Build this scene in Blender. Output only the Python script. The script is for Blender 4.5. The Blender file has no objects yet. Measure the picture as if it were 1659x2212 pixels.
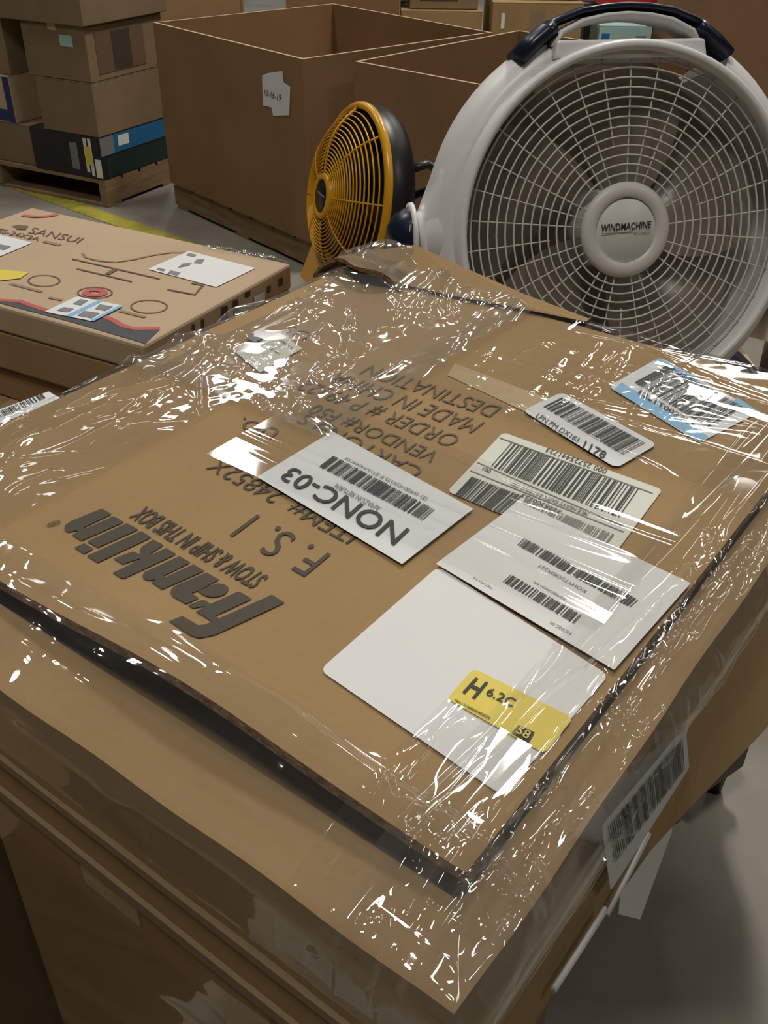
import bpy, bmesh, math, random
import numpy as np
from mathutils import Vector, Matrix, noise

# ------------------------------------------------------------------ camera, world, lights, exposure
scene = bpy.context.scene
COL = scene.collection
PI = math.pi
F_PX = 2105.0
CX, CY = 1659 / 2, 2212 / 2
CAM = np.array([0.0, 0.0, 1.55])
ROT = np.array([[0.9999271, 0.01207417, 0.0],
                [0.00686056, -0.56815992, 0.82288957],
                [0.00993571, -0.82282958, -0.56820134]])      # columns: image right, image down, view
cam_data = bpy.data.cameras.new('camera')
cam = bpy.data.objects.new('camera', cam_data)
COL.objects.link(cam)
cam_data.sensor_fit = 'VERTICAL'
cam_data.sensor_height = 24.0
cam_data.lens = 24.0 * F_PX / 2212.0
cam_data.clip_start = 0.02
_m = Matrix.Identity(4)
for i in range(3):
    _m[i][0], _m[i][1], _m[i][2], _m[i][3] = ROT[i, 0], -ROT[i, 1], -ROT[i, 2], CAM[i]
cam.matrix_world = _m
scene.camera = cam

world = bpy.data.worlds.new('warehouse_air')
scene.world = world
world.use_nodes = True
world.node_tree.nodes['Background'].inputs[0].default_value = (0.62, 0.53, 0.38, 1)
world.node_tree.nodes['Background'].inputs[1].default_value = 0.065

def lamp(name, loc, sx, sy, power, color=(1.0, 0.945, 0.86)):
    d = bpy.data.lights.new(name, 'AREA')
    d.shape = 'RECTANGLE'; d.size = sx; d.size_y = sy
    d.energy = power; d.color = color
    o = bpy.data.objects.new(name, d); COL.objects.link(o)
    o.location = loc
    return o
# rows of high-bay fixtures under the warehouse roof
lamp('ceiling_lamp', (1.3, 4.6, 6.0), 0.45, 1.3, 390)
lamp('ceiling_lamp', (-3.0, 4.6, 6.0), 0.45, 1.3, 150)
lamp('ceiling_lamp', (4.6, 4.6, 6.0), 0.45, 1.3, 45)
for _x, _w in ((-4.2, 60), (-1.5, 150), (3.6, 150), (6.4, 60)):
    lamp('ceiling_lamp', (_x, 9.7, 6.0), 0.5, 3.6, _w * 1.4, (0.95, 0.96, 1.0) if _x < 0 else (1.0, 0.945, 0.86))
for _x in (-4.2, -1.5, 3.6, 6.4):  # unseen far row, added for more glints on the film
    lamp('ceiling_lamp', (_x, 14.8, 6.0), 0.45, 1.3, 60)
lamp('ceiling_lamp', (-1.0, -0.8, 6.0), 0.45, 1.3, 230)
lamp('ceiling_lamp', (4.6, -0.8, 6.0), 0.45, 1.3, 130)  # unseen lamp, added to brighten the right wall and its label

scene.view_settings.view_transform = 'Standard'
scene.view_settings.look = 'None'
scene.view_settings.gamma = 1.0
scene.view_settings.use_curve_mapping = False
scene.view_settings.exposure = -1.15
scene.cycles.use_denoising = True
scene.cycles.caustics_reflective = False
scene.cycles.caustics_refractive = False
scene.cycles.transparent_max_bounces = 10
scene.cycles.max_bounces = 4
scene.cycles.use_light_tree = False
scene.cycles.diffuse_bounces = 2
scene.cycles.glossy_bounces = 2
scene.cycles.adaptive_threshold = 0.07
scene.cycles.adaptive_min_samples = 12
scene.cycles.sample_clamp_indirect = 6.0

# ------------------------------------------------------------------ helpers
def ray(p):
    return ROT @ np.array([(p[0] - CX) / F_PX, (p[1] - CY) / F_PX, 1.0])
def on_z(p, z):
    d = ray(p); return CAM + d * ((z - CAM[2]) / d[2])
def on_y(p, y):
    d = ray(p); return CAM + d * ((y - CAM[1]) / d[1])
def on_plane(p, o, n):
    d = ray(p); return CAM + d * (np.dot(np.asarray(o) - CAM, n) / np.dot(d, n))

def thing(name, label, cat, loc=(0, 0, 0), group=None, kind=None):
    o = bpy.data.objects.new(name, None); COL.objects.link(o)
    o.location = loc; o.empty_display_size = 0.05
    tag(o, label, cat, group, kind)
    return o
def tag(o, label=None, cat=None, group=None, kind=None):
    if label: o['label'] = label
    if cat: o['category'] = cat
    if group: o['group'] = group
    if kind: o['kind'] = kind
    return o
def wloc(o):
    L = np.zeros(3)
    while o is not None:
        L += np.array(o.location); o = o.parent
    return L
def obj(name, verts, faces, mat, parent=None, smooth=False, fm=None, origin=None):
    """verts in world coordinates; one mesh object, origin at its parent (or at 'origin')"""
    V = np.asarray(verts, float)
    if parent is not None: org = wloc(parent)
    elif origin is not None: org = np.asarray(origin, float)
    else:
        org = V.mean(axis=0); org[2] = V[:, 2].min()
    me = bpy.data.meshes.new(name)
    me.from_pydata((V - org).tolist(), [], [list(map(int, f)) for f in faces])
    for m in (mat if isinstance(mat, (list, tuple)) else [mat]): me.materials.append(m)
    if fm is not None: me.polygons.foreach_set('material_index', np.asarray(fm, np.int32))
    if smooth: me.polygons.foreach_set('use_smooth', np.ones(len(me.polygons), bool))
    me.update()
    o = bpy.data.objects.new(name, me); COL.objects.link(o)
    if parent is not None: o.parent = parent
    else: o.location = org
    return o
BOXF = [(0, 3, 2, 1), (4, 5, 6, 7), (0, 1, 5, 4), (1, 2, 6, 5), (2, 3, 7, 6), (3, 0, 4, 7)]
def box_v(o, ea, eb, a, b, z0, z1, a0=0.0, b0=0.0):
    """8 corners: o + [a0,a]*ea + [b0,b]*eb, z0..z1 (heights are absolute)"""
    o = np.asarray(o, float); ea = np.asarray(ea, float); eb = np.asarray(eb, float)
    out = []
    for z in (z0, z1):
        for s, t in ((a0, b0), (a, b0), (a, b), (a0, b)):
            p = o + ea * s + eb * t; out.append((p[0], p[1], z))
    return out
def merge(parts):
    V, Fc = [], []
    for v, f in parts:
        n = len(V); V += [tuple(map(float, q)) for q in v]; Fc += [tuple(i + n for i in k) for k in f]
    return V, Fc
def bevel_obj(o, w=0.004, seg=2):
    m = o.modifiers.new('bevel', 'BEVEL'); m.width = w; m.segments = seg; m.limit_method = 'ANGLE'
    return o
def solid(o, t):
    m = o.modifiers.new('thickness', 'SOLIDIFY'); m.thickness = t; m.offset = -1
    return o
def basis(n, up=(0, 0, 1)):
    n = np.asarray(n, float); n = n / np.linalg.norm(n)
    x = np.cross(up, n); x /= np.linalg.norm(x)
    return x, np.cross(n, x), n
def lathe(c, B, prof, seg=64, a0=0.0, a1=2 * math.pi):
    """surface of revolution about B[2] through c; prof = [(r, h)]"""
    full = abs(a1 - a0 - 2 * math.pi) < 1e-6
    ns = seg if full else seg + 1
    V = []
    for r, h in prof:
        for i in range(ns):
            a = a0 + (a1 - a0) * i / seg
            V.append(c + B[0] * (r * math.cos(a)) + B[1] * (r * math.sin(a)) + B[2] * h)
    Fc = []
    for j in range(len(prof) - 1):
        for i in range(seg):
            i2 = (i + 1) % ns
            Fc.append((j * ns + i, j * ns + i2, (j + 1) * ns + i2, (j + 1) * ns + i))
    return V, Fc
def tube(pts, r, seg=6, closed=False, up=(0, 0, 1), ry=None, cap=True):
    """round (or elliptic) bar along a polyline"""
    P = [np.asarray(p, float) for p in pts]; n = len(P); ry = r if ry is None else ry
    V = []
    for i in range(n):
        a = P[i - 1] if (i > 0 or closed) else P[i]
        b = P[(i + 1) % n] if (i < n - 1 or closed) else P[i]
        t = b - a; t /= np.linalg.norm(t)
        x = np.cross(t, up)
        if np.linalg.norm(x) < 1e-4: x = np.cross(t, (1, 0, 0.3))
        x /= np.linalg.norm(x); y = np.cross(x, t)
        for k in range(seg):
            q = 2 * math.pi * (k + 0.5) / seg
            V.append(P[i] + x * (r * math.cos(q)) + y * (ry * math.sin(q)))
    Fc = []
    for i in range(n if closed else n - 1):
        j = (i + 1) % n
        for k in range(seg):
            k2 = (k + 1) % seg
            Fc.append((i * seg + k, i * seg + k2, j * seg + k2, j * seg + k))
    if not closed and cap:
        Fc.append(tuple(reversed(range(seg)))); Fc.append(tuple(range((n - 1) * seg, n * seg)))
    return V, Fc
def grid(nx, ny):
    return [(j * nx + i, j * nx + i + 1, (j + 1) * nx + i + 1, (j + 1) * nx + i) for j in range(ny - 1) for i in range(nx - 1)]

# ------------------------------------------------------------------ materials
def new_mat(name):
    m = bpy.data.materials.new(name); m.use_nodes = True
    nt = m.node_tree
    return m, nt, nt.nodes['Principled BSDF']
def plain(name, col, rough=0.5, metal=0.0, spec=0.5, alpha=1.0):
    m, nt, b = new_mat(name)
    b.inputs['Base Color'].default_value = (*col, 1); b.inputs['Roughness'].default_value = rough
    b.inputs['Metallic'].default_value = metal; b.inputs['Specular IOR Level'].default_value = spec
    b.inputs['Alpha'].default_value = alpha
    return m
def noisy(name, c1, c2, scale=6.0, rough=0.75, bump=0.15, bscale=180.0, detail=6.0, spec=0.25, stretch=(1, 1, 1), fleck=0.0):
    m, nt, b = new_mat(name)
    L = nt.links; N = nt.nodes
    tc = N.new('ShaderNodeTexCoord'); mp = N.new('ShaderNodeMapping'); mp.inputs['Scale'].default_value = stretch
    L.new(tc.outputs['Object'], mp.inputs['Vector'])
    n1 = N.new('ShaderNodeTexNoise'); n1.inputs['Scale'].default_value = scale; n1.inputs['Detail'].default_value = detail
    n1.inputs['Roughness'].default_value = 0.6
    L.new(mp.outputs[0], n1.inputs['Vector'])
    cr = N.new('ShaderNodeValToRGB')
    cr.color_ramp.elements[0].position = 0.32; cr.color_ramp.elements[0].color = (*c1, 1)
    cr.color_ramp.elements[1].position = 0.68; cr.color_ramp.elements[1].color = (*c2, 1)
    L.new(n1.outputs['Fac'], cr.inputs[0])
    n2 = N.new('ShaderNodeTexNoise'); n2.inputs['Scale'].default_value = bscale; n2.inputs['Detail'].default_value = 3
    L.new(tc.outputs['Object'], n2.inputs['Vector'])
    col = cr.outputs[0]
    if fleck > 0:
        mx = N.new('ShaderNodeMixRGB'); mx.blend_type = 'MULTIPLY'; mx.inputs[0].default_value = fleck
        L.new(col, mx.inputs[1]); L.new(n2.outputs['Fac'], mx.inputs[2]); col = mx.outputs[0]
    L.new(col, b.inputs['Base Color'])
    bp = N.new('ShaderNodeBump'); bp.inputs['Strength'].default_value = bump; bp.inputs['Distance'].default_value = 0.002
    L.new(n2.outputs['Fac'], bp.inputs['Height']); L.new(bp.outputs[0], b.inputs['Normal'])
    b.inputs['Roughness'].default_value = rough; b.inputs['Specular IOR Level'].default_value = spec
    return m
def film_mat(name, haze=0.03, rough=0.07, refl=0.06):
    """clear stretch film: see-through, glossy by Fresnel, faintly milky"""
    m = bpy.data.materials.new(name); m.use_nodes = True
    nt = m.node_tree; N = nt.nodes; L = nt.links
    N.remove(N['Principled BSDF']); out = N['Material Output']
    tr = N.new('ShaderNodeBsdfTransparent'); tr.inputs[0].default_value = (0.995, 0.993, 0.988, 1)
    gl = N.new('ShaderNodeBsdfGlossy'); gl.inputs['Roughness'].default_value = rough; gl.inputs[0].default_value = (1, 1, 1, 1)
    df = N.new('ShaderNodeBsdfDiffuse'); df.inputs[0].default_value = (0.8, 0.8, 0.78, 1)
    lw = N.new('ShaderNodeLayerWeight'); lw.inputs['Blend'].default_value = 0.5
    pw = N.new('ShaderNodeMath'); pw.operation = 'POWER'; pw.inputs[1].default_value = 3.0
    ma = N.new('ShaderNodeMath'); ma.operation = 'MULTIPLY_ADD'; ma.inputs[1].default_value = 0.40; ma.inputs[2].default_value = refl
    mn = N.new('ShaderNodeMath'); mn.operation = 'MINIMUM'; mn.inputs[1].default_value = 0.30
    m1 = N.new('ShaderNodeMixShader'); m1.inputs[0].default_value = haze
    m2 = N.new('ShaderNodeMixShader')
    L.new(lw.outputs['Facing'], pw.inputs[0]); L.new(pw.outputs[0], ma.inputs[0]); L.new(ma.outputs[0], mn.inputs[0])
    L.new(tr.outputs[0], m1.inputs[1]); L.new(df.outputs[0], m1.inputs[2])
    L.new(mn.outputs[0], m2.inputs[0]); L.new(m1.outputs[0], m2.inputs[1]); L.new(gl.outputs[0], m2.inputs[2])
    L.new(m2.outputs[0], out.inputs['Surface'])
    return m

M = {}
M['card'] = noisy('kraft_cardboard', (0.365, 0.240, 0.110), (0.425, 0.282, 0.134), 5.0, 0.78, 0.12, 260, fleck=0.12)
M['card2'] = noisy('brown_cardboard', (0.33, 0.200, 0.095), (0.38, 0.235, 0.115), 3.0, 0.8, 0.1, 200)
M['card_pale'] = noisy('pale_cardboard', (0.50, 0.37, 0.245), (0.55, 0.41, 0.275), 4.0, 0.7, 0.08, 200)
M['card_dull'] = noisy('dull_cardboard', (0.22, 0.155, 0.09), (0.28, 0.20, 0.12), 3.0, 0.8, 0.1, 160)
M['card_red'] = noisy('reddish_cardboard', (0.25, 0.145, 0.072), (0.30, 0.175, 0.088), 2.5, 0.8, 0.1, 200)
M['card_edge'] = noisy('cut_card_edge', (0.42, 0.29, 0.17), (0.62, 0.46, 0.30), 60.0, 0.85, 0.5, 300)
M['flute'] = noisy('corrugated_edge', (0.13, 0.085, 0.045), (0.42, 0.29, 0.165), 170.0, 0.9, 0.8, 300)
M['tape'] = plain('packing_tape', (0.50, 0.375, 0.20), 0.35)
M['ink'] = plain('printing_ink', (0.060, 0.048, 0.030), 0.65)
M['ink_thin'] = plain('faded_ink', (0.12, 0.088, 0.05), 0.7)
M['black_ink'] = plain('black_label_ink', (0.03, 0.03, 0.032), 0.6)
M['grey_ink'] = plain('grey_label_ink', (0.22, 0.22, 0.23), 0.6)
M['paper'] = noisy('white_label_paper', (0.78, 0.79, 0.79), (0.83, 0.83, 0.82), 8.0, 0.6, 0.04, 120)
M['paper_cool'] = noisy('cool_label_paper', (0.73, 0.77, 0.79), (0.79, 0.82, 0.83), 8.0, 0.6, 0.04, 120)
M['paper_green'] = noisy('pale_label_paper', (0.68, 0.71, 0.62), (0.76, 0.77, 0.69), 12.0, 0.5, 0.04, 120)
M['yellow_label'] = plain('yellow_label', (0.78, 0.62, 0.06), 0.5)
M['blue_label'] = plain('light_blue_label', (0.22, 0.50, 0.76), 0.5)
M['film'] = film_mat('stretch_film', 0.03, 0.06, 0.07)
M['film_soft'] = film_mat('stretch_film_layers', 0.085, 0.09, 0.10)
M['film_thin'] = film_mat('stretch_film_single', 0.012, 0.05)
M['concrete'] = noisy('concrete_floor', (0.24, 0.222, 0.186), (0.34, 0.317, 0.275), 2.2, 0.55, 0.08, 40, detail=10, spec=0.4)
M['line'] = noisy('worn_yellow_paint', (0.30, 0.27, 0.05), (0.55, 0.50, 0.08), 9.0, 0.6)
M['wood'] = noisy('pallet_wood', (0.22, 0.145, 0.08), (0.36, 0.25, 0.145), 7.0, 0.8, 0.3, 60, stretch=(1, 1, 6))
M['white_plastic'] = plain('white_plastic', (0.86, 0.86, 0.86), 0.38)
M['grey_plastic'] = plain('warm_grey_plastic', (0.74, 0.74, 0.70), 0.4)
M['grille_grey'] = plain('grille_grey_plastic', (0.72, 0.70, 0.66), 0.4)
M['navy'] = plain('navy_plastic', (0.012, 0.018, 0.040), 0.3)
M['yellow'] = plain('yellow_plastic', (0.72, 0.36, 0.012), 0.28)
M['black'] = plain('black_plastic', (0.012, 0.012, 0.014), 0.38)
M['maroon'] = noisy('dark_stained_wood', (0.018, 0.008, 0.006), (0.035, 0.013, 0.010), 8.0, 0.35)
M['blue_card'] = plain('blue_printed_card', (0.012, 0.16, 0.36), 0.5)
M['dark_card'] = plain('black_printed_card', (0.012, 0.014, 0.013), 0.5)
M['green_card'] = plain('dark_green_card', (0.010, 0.030, 0.028), 0.5)
M['red_card'] = plain('red_printed_card', (0.50, 0.025, 0.035), 0.4)
M['cyan_card'] = plain('pale_cyan_card', (0.40, 0.62, 0.60), 0.4)
M['grey_print'] = plain('charcoal_print', (0.060, 0.062, 0.068), 0.6)
M['red_print'] = plain('red_print', (0.52, 0.095, 0.085), 0.6)
M['brown_print'] = plain('brown_print', (0.16, 0.10, 0.06), 0.7)
M['soft_print'] = plain('pale_brown_print', (0.30, 0.21, 0.135), 0.7)
def blade_material():
    m = bpy.data.materials.new('translucent_blade'); m.use_nodes = True
    nt = m.node_tree; N = nt.nodes; L = nt.links; b = N['Principled BSDF']; out = N['Material Output']
    b.inputs['Base Color'].default_value = (0.33, 0.295, 0.245, 1); b.inputs['Roughness'].default_value = 0.25
    t = N.new('ShaderNodeBsdfTransparent'); mx = N.new('ShaderNodeMixShader'); mx.inputs[0].default_value = 0.70
    L.new(t.outputs[0], mx.inputs[1]); L.new(b.outputs[0], mx.inputs[2]); L.new(mx.outputs[0], out.inputs['Surface'])
    return m
M['blade'] = blade_material()

# ------------------------------------------------------------------ text, bar codes and flat marks on a surface
def text_mesh(s, bold=0.0, shear=0.0, spacing=1.0):
    cu = bpy.data.curves.new('lettering', 'FONT'); cu.body = s; cu.offset = bold; cu.shear = shear
    cu.space_character = spacing; cu.resolution_u = 3
    o = bpy.data.objects.new('lettering', cu)
    me = bpy.data.meshes.new_from_object(o)
    n = len(me.vertices); co = np.empty(n * 3); me.vertices.foreach_get('co', co); co = co.reshape(-1, 3)[:, :2]
    Fc = [tuple(p.vertices) for p in me.polygons]
    bpy.data.objects.remove(o); bpy.data.curves.remove(cu); bpy.data.meshes.remove(me)
    lo, hi = co.min(axis=0), co.max(axis=0)
    return (co - lo) / (hi - lo), Fc
def bilin(q, st):
    """q = 4 corners (start-base, end-base, end-top, start-top)"""
    q = [np.asarray(k, float) for k in q]; s = st[:, :1]; t = st[:, 1:2]
    return q[0] * (1 - s) * (1 - t) + q[1] * s * (1 - t) + q[2] * s * t + q[3] * (1 - s) * t
def bar_st(seed, n=46, gap=0.5):
    rnd = random.Random(seed); x = 0.0; V = []; Fc = []
    w = []
    for i in range(n): w.append((rnd.choice((1, 1, 2, 3)), rnd.choice((1, 1, 1, 2, 3))))
    tot = sum(a + b for a, b in w) - w[-1][1]
    for a, b in w:
        k = len(V); V += [(x / tot, 0), ((x + a) / tot, 0), ((x + a) / tot, 1), (x / tot, 1)]
        Fc.append((k, k + 1, k + 2, k + 3)); x += a + b
    return np.array(V), Fc
def quad_grid_st(n=8, m=8):
    V = [(i / (n - 1), j / (m - 1)) for j in range(m) for i in range(n)]
    return np.array(V), grid(n, m)
def round_quad_st(r=(0.06, 0.1), k=5):
    pts = []
    for cx, cy, a0 in ((1 - r[0], r[1], -90), (1 - r[0], 1 - r[1], 0), (r[0], 1 - r[1], 90), (r[0], r[1], 180)):
        for i in range(k):
            a = math.radians(a0 + 90 * i / (k - 1)); pts.append((cx + r[0] * math.cos(a), cy + r[1] * math.sin(a)))
    return np.array([(0.5, 0.5)] + pts), [(0, i + 1, (i + 1) % len(pts) + 1) for i in range(len(pts))]

# ================================================================== SETTING
def floor_part():
    o = obj('floor', [(-9, -4, 0), (9, -4, 0), (9, 16, 0), (-9, 16, 0)], [(0, 1, 2, 3)], M['concrete'], origin=(0, 0, 0))
    tag(o, 'worn grey concrete warehouse floor', kind='structure')
    a, b = np.array([-2.75, 5.92]), np.array([-0.55, 4.07]); t = (b - a) / np.linalg.norm(b - a); n = np.array([-t[1], t[0]]) * 0.05
    q = [a - n, b - n, b + n, a + n]
    obj('floor_stripe', [(k[0], k[1], 0.002) for k in q], [(0, 1, 2, 3)], M['line'], o)
floor_part()

# ================================================================== MAIN BOX (flat carton on top of the pile)
TOP = 1.19
HB = 0.012                                     # rim surface lies this much under the lid panel
ORG = np.array([0.02942, 0.19897, 0.0])        # front corner of the carton
EU = np.array([0.59439, 0.80418, 0.0]); EV = np.array([-0.80418, 0.59439, 0.0])
LU, LV = 0.600, 0.526
def W(u, v, z):
    return ORG + EU * u + EV * v + np.array([0, 0, z])
def uv_of(P):
    d = np.asarray(P) - ORG; return float(d @ EU), float(d @ EV)
def hs(u, v):
    """lid panel height above TOP: the near edge bows up a little, gentle waves elsewhere"""
    u = np.asarray(u, float); v = np.asarray(v, float)
    e = 0.011 * np.exp(-((v - 0.20) / 0.10) ** 2) * np.exp(-np.clip(u - 0.048, 0, None) / 0.07)
    w = 0.0012 * np.sin(9 * u + 2.0) * np.sin(11 * v + 0.5)
    return e + w
def lid(p, off=0.0):
    """pixel direction -> (u, v) on the lid panel"""
    z = TOP
    for _ in range(5):
        u, v = uv_of(on_z(p, z)); z = TOP + float(hs(u, v)) + off
    return np.array([u, v])
def rimp(p, dz=-HB):
    return np.array(uv_of(on_z(p, TOP + dz)))
def on_lid(name, st, Fc, q, mat, parent, off):
    uv = bilin(q, np.asarray(st)); z = TOP + hs(uv[:, 0], uv[:, 1]) + off
    V = ORG + np.outer(uv[:, 0], EU) + np.outer(uv[:, 1], EV); V[:, 2] = z
    return obj(name, V, Fc, mat, parent)

MB = thing('shipping_carton', 'wide flat brown carton wrapped in clear stretch film with white labels on its lid', 'box', tuple(W(0.3, 0.26, TOP - 0.085)))
# body: shallow tray with a rim, the lid panel lies inside it
zb, zr = TOP - 0.085, TOP - HB
def carton_body():
    n = 40; V = []; Fc = []
    def wob(t, k): return 0.0006 * math.sin(9 * t + k) + 0.0005 * math.sin(31 * t + 2 * k)
    ring_t, ring_b = [], []
    path = []
    for i in range(n): path.append((LU * 0, LV * (1 - i / n), 'F'))           # left corner -> front corner
    for i in range(n): path.append((LU * i / n, 0.0, 'R'))
    for i in range(n): path.append((LU, LV * i / n, 'B'))
    for i in range(n): path.append((LU * (1 - i / n), LV, 'L'))
    for k, (u, v, s) in enumerate(path):
        t = k / n; w = wob(t, 1.0)
        du, dv = {'F': (w, 0), 'R': (0, w), 'B': (w, 0), 'L': (0, w)}[s]
        b = 0.0; drop = 0.0
        if s == 'R':
            f = min(1.0, max(0.0, u / 0.06)); drop = 0.030 * f
            b = -0.007 - 0.027 * max(0.0, min(1.0, (u - 0.17) / 0.17)) ** 1.0
            b *= f
        ring_t.append((u + du, v + dv, zr)); ring_b.append((u + du * 0.5, v + dv * 0.5 + b, zb - drop))
    N = len(path)
    for u, v, z in ring_t: V.append(W(u, v, z))
    for f in (0.35, 0.7, 1.0):
        for a, b in zip(ring_t, ring_b): V.append(W(a[0] + (b[0] - a[0]) * f ** 1.5, a[1] + (b[1] - a[1]) * f ** 1.5, a[2] + (b[2] - a[2]) * f))
    for j in range(3):
        for i in range(N):
            i2 = (i + 1) % N; Fc.append((j * N + i, j * N + i2, (j + 1) * N + i2, (j + 1) * N + i)[::-1])
    m = len(V)
    for iu, iv, dz in ((0.0425, 0.0252, 0.001), (0.050, 0.032, 0.030), (0.10, 0.10, 0.034)):     # rim, then a trough under the lid edge
        for u, v, z in ring_t:
            uu = min(max(u, iu), LU - 0.010); vv = min(max(v, iv), LV - 0.05); V.append(W(uu, vv, z - dz))
    for j, a in enumerate((0, m, m + N)):
        b = m + j * N
        for i in range(N):
            i2 = (i + 1) % N; Fc.append((a + i, a + i2, b + i2, b + i))
    c = len(V); V.append(W(LU / 2, LV / 2, zr - 0.034))
    for i in range(N): Fc.append((c, m + 2 * N + i, m + 2 * N + (i + 1) % N))
    d = len(V); V.append(W(LU / 2, LV / 2, zb - 0.01))
    for i in range(N): Fc.append((d, 3 * N + (i + 1) % N, 3 * N + i))
    return obj('carton_body', V, Fc, M['card'], MB)
carton_body()
obj('wall_lip', box_v(W(-0.003, 0.004, 0), EU, EV, 0.004, LV - 0.006, zb, zb + 0.007), BOXF, M['card_dull'], MB)
# lid panel with a thick corrugated edge
def lid_edges(s, t):
    """(s, t) in 0..1 -> (u, v) of the lid panel; its left edge runs askew"""
    u = 0.047 + s * (0.586 - 0.047)
    vl = 0.404 + 0.105 * min(1.0, max(0.0, (u - 0.05) / 0.30)) ** 1.1
    v = 0.026 + t * (vl - 0.026)
    return u, v
def lid_panel():
    n, m = 48, 40; V = []
    th = 0.007
    for lay in (0, 1):
        for j in range(m):
            for i in range(n):
                u, v = lid_edges(i / (n - 1), j / (m - 1)); z = TOP + float(hs(u, v)) - lay * th
                V.append(W(u, v, z))
    Fc = grid(n, m); fm = [0] * len(Fc)
    k = n * m
    Fc += [tuple(k + q for q in f[::-1]) for f in grid(n, m)]; fm += [0] * (len(Fc) - len(fm))
    for i in range(n - 1):
        Fc.append((i + 1, i, k + i, k + i + 1)); a = (m - 1) * n
        Fc.append((a + i, a + i + 1, k + a + i + 1, k + a + i))
    for j in range(m - 1):
        Fc.append((j * n, (j + 1) * n, k + (j + 1) * n, k + j * n)); b = n - 1
        Fc.append(((j + 1) * n + b, j * n + b, k + j * n + b, k + (j + 1) * n + b))
    fm += [1] * (len(Fc) - len(fm))
    return obj('lid_panel', V, Fc, [M['card'], M['flute']], MB, fm=fm)
lid_panel()
bevel_obj(obj('side_flap', box_v(W(0, 0, 0), EU, EV, 0.588, 0.524, TOP - 0.0175, TOP - 0.0085, 0.040, 0.372), BOXF, M['card'], MB), 0.002)
# lifted back flap and crushed back-left corner
def lifted_flap():
    th = 0.006
    a, b = 0.588, 0.300
    base = [(0.560, 0.470), (0.562, 0.430), (0.568, 0.380), (0.580, 0.320), (0.592, 0.250)]
    tip = [(0.604, 0.515, 0.002), (0.610, 0.452, 0.022), (0.606, 0.385, 0.013), (0.603, 0.320, 0.005), (0.600, 0.250, 0.000)]
    V = []
    for lay in (0, 1):
        for k in range(5):
            for f in (0.0, 0.5, 1.0):
                u = base[k][0] + (tip[k][0] - base[k][0]) * f; v = base[k][1] + (tip[k][1] - base[k][1]) * f
                V.append(W(u, v, TOP + 0.003 + tip[k][2] * f ** 1.3 - lay * th))
    Fc = []; fm = []
    for lay in (0, 1):
        for k in range(4):
            for f in range(2):
                q = lay * 15 + k * 3 + f
                g = (q, q + 1, q + 4, q + 3); Fc.append(g if lay == 1 else g[::-1]); fm.append(0)
    for k in range(4):
        Fc.append((k * 3 + 2, k * 3 + 5, 15 + k * 3 + 5, 15 + k * 3 + 2)[::-1]); fm.append(1)
    for f in range(2):
        Fc.append((f, f + 1, 15 + f + 1, 15 + f)); fm.append(1)
        Fc.append((12 + f, 12 + f + 1, 27 + f + 1, 27 + f)[::-1]); fm.append(1)
    o = obj('lifted_flap', V, Fc, [M['card'], M['flute']], MB, fm=fm)
    tag(o, 'brown cardboard flap lifted at the back edge')
lifted_flap()

def crushed_corner():
    n, m = 16, 22; V = []
    for lay in (0, 1):
        for j in range(m):
            for i in range(n):
                f, g = i / (n - 1), j / (m - 1)
                u = 0.545 + 0.062 * f + 0.006 * math.sin(9 * g + 1); v = 0.425 + 0.105 * g
                h = 0.026 * max(0.0, math.sin(PI * g)) ** 0.7 * (1 - 0.45 * f) + 0.003 * math.sin(14 * f + 9 * g)
                V.append(W(u, v, TOP - HB + 0.007 + max(h, 0.0) - lay * 0.004))
    k = n * m; Fc = grid(n, m); Fc += [tuple(k + q for q in f[::-1]) for f in grid(n, m)]
    fm = [0] * len(Fc)
    for i in range(n - 1):
        Fc.append((i + 1, i, k + i, k + i + 1)); a = (m - 1) * n; Fc.append((a + i, a + i + 1, k + a + i + 1, k + a + i))
    for j in range(m - 1):
        Fc.append((j * n, (j + 1) * n, k + (j + 1) * n, k + j * n)); b = n - 1
        Fc.append(((j + 1) * n + b, j * n + b, k + j * n + b, k + (j + 1) * n + b))
    fm += [1] * (len(Fc) - len(fm))
    obj('crushed_corner', V, Fc, [M['card_dull'], M['flute']], MB, fm=fm)['label'] = 'buckled cardboard corner under the film, darkened for a shaded torn opening'  # darker card stands in for the shade inside the torn corner
crushed_corner()

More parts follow.
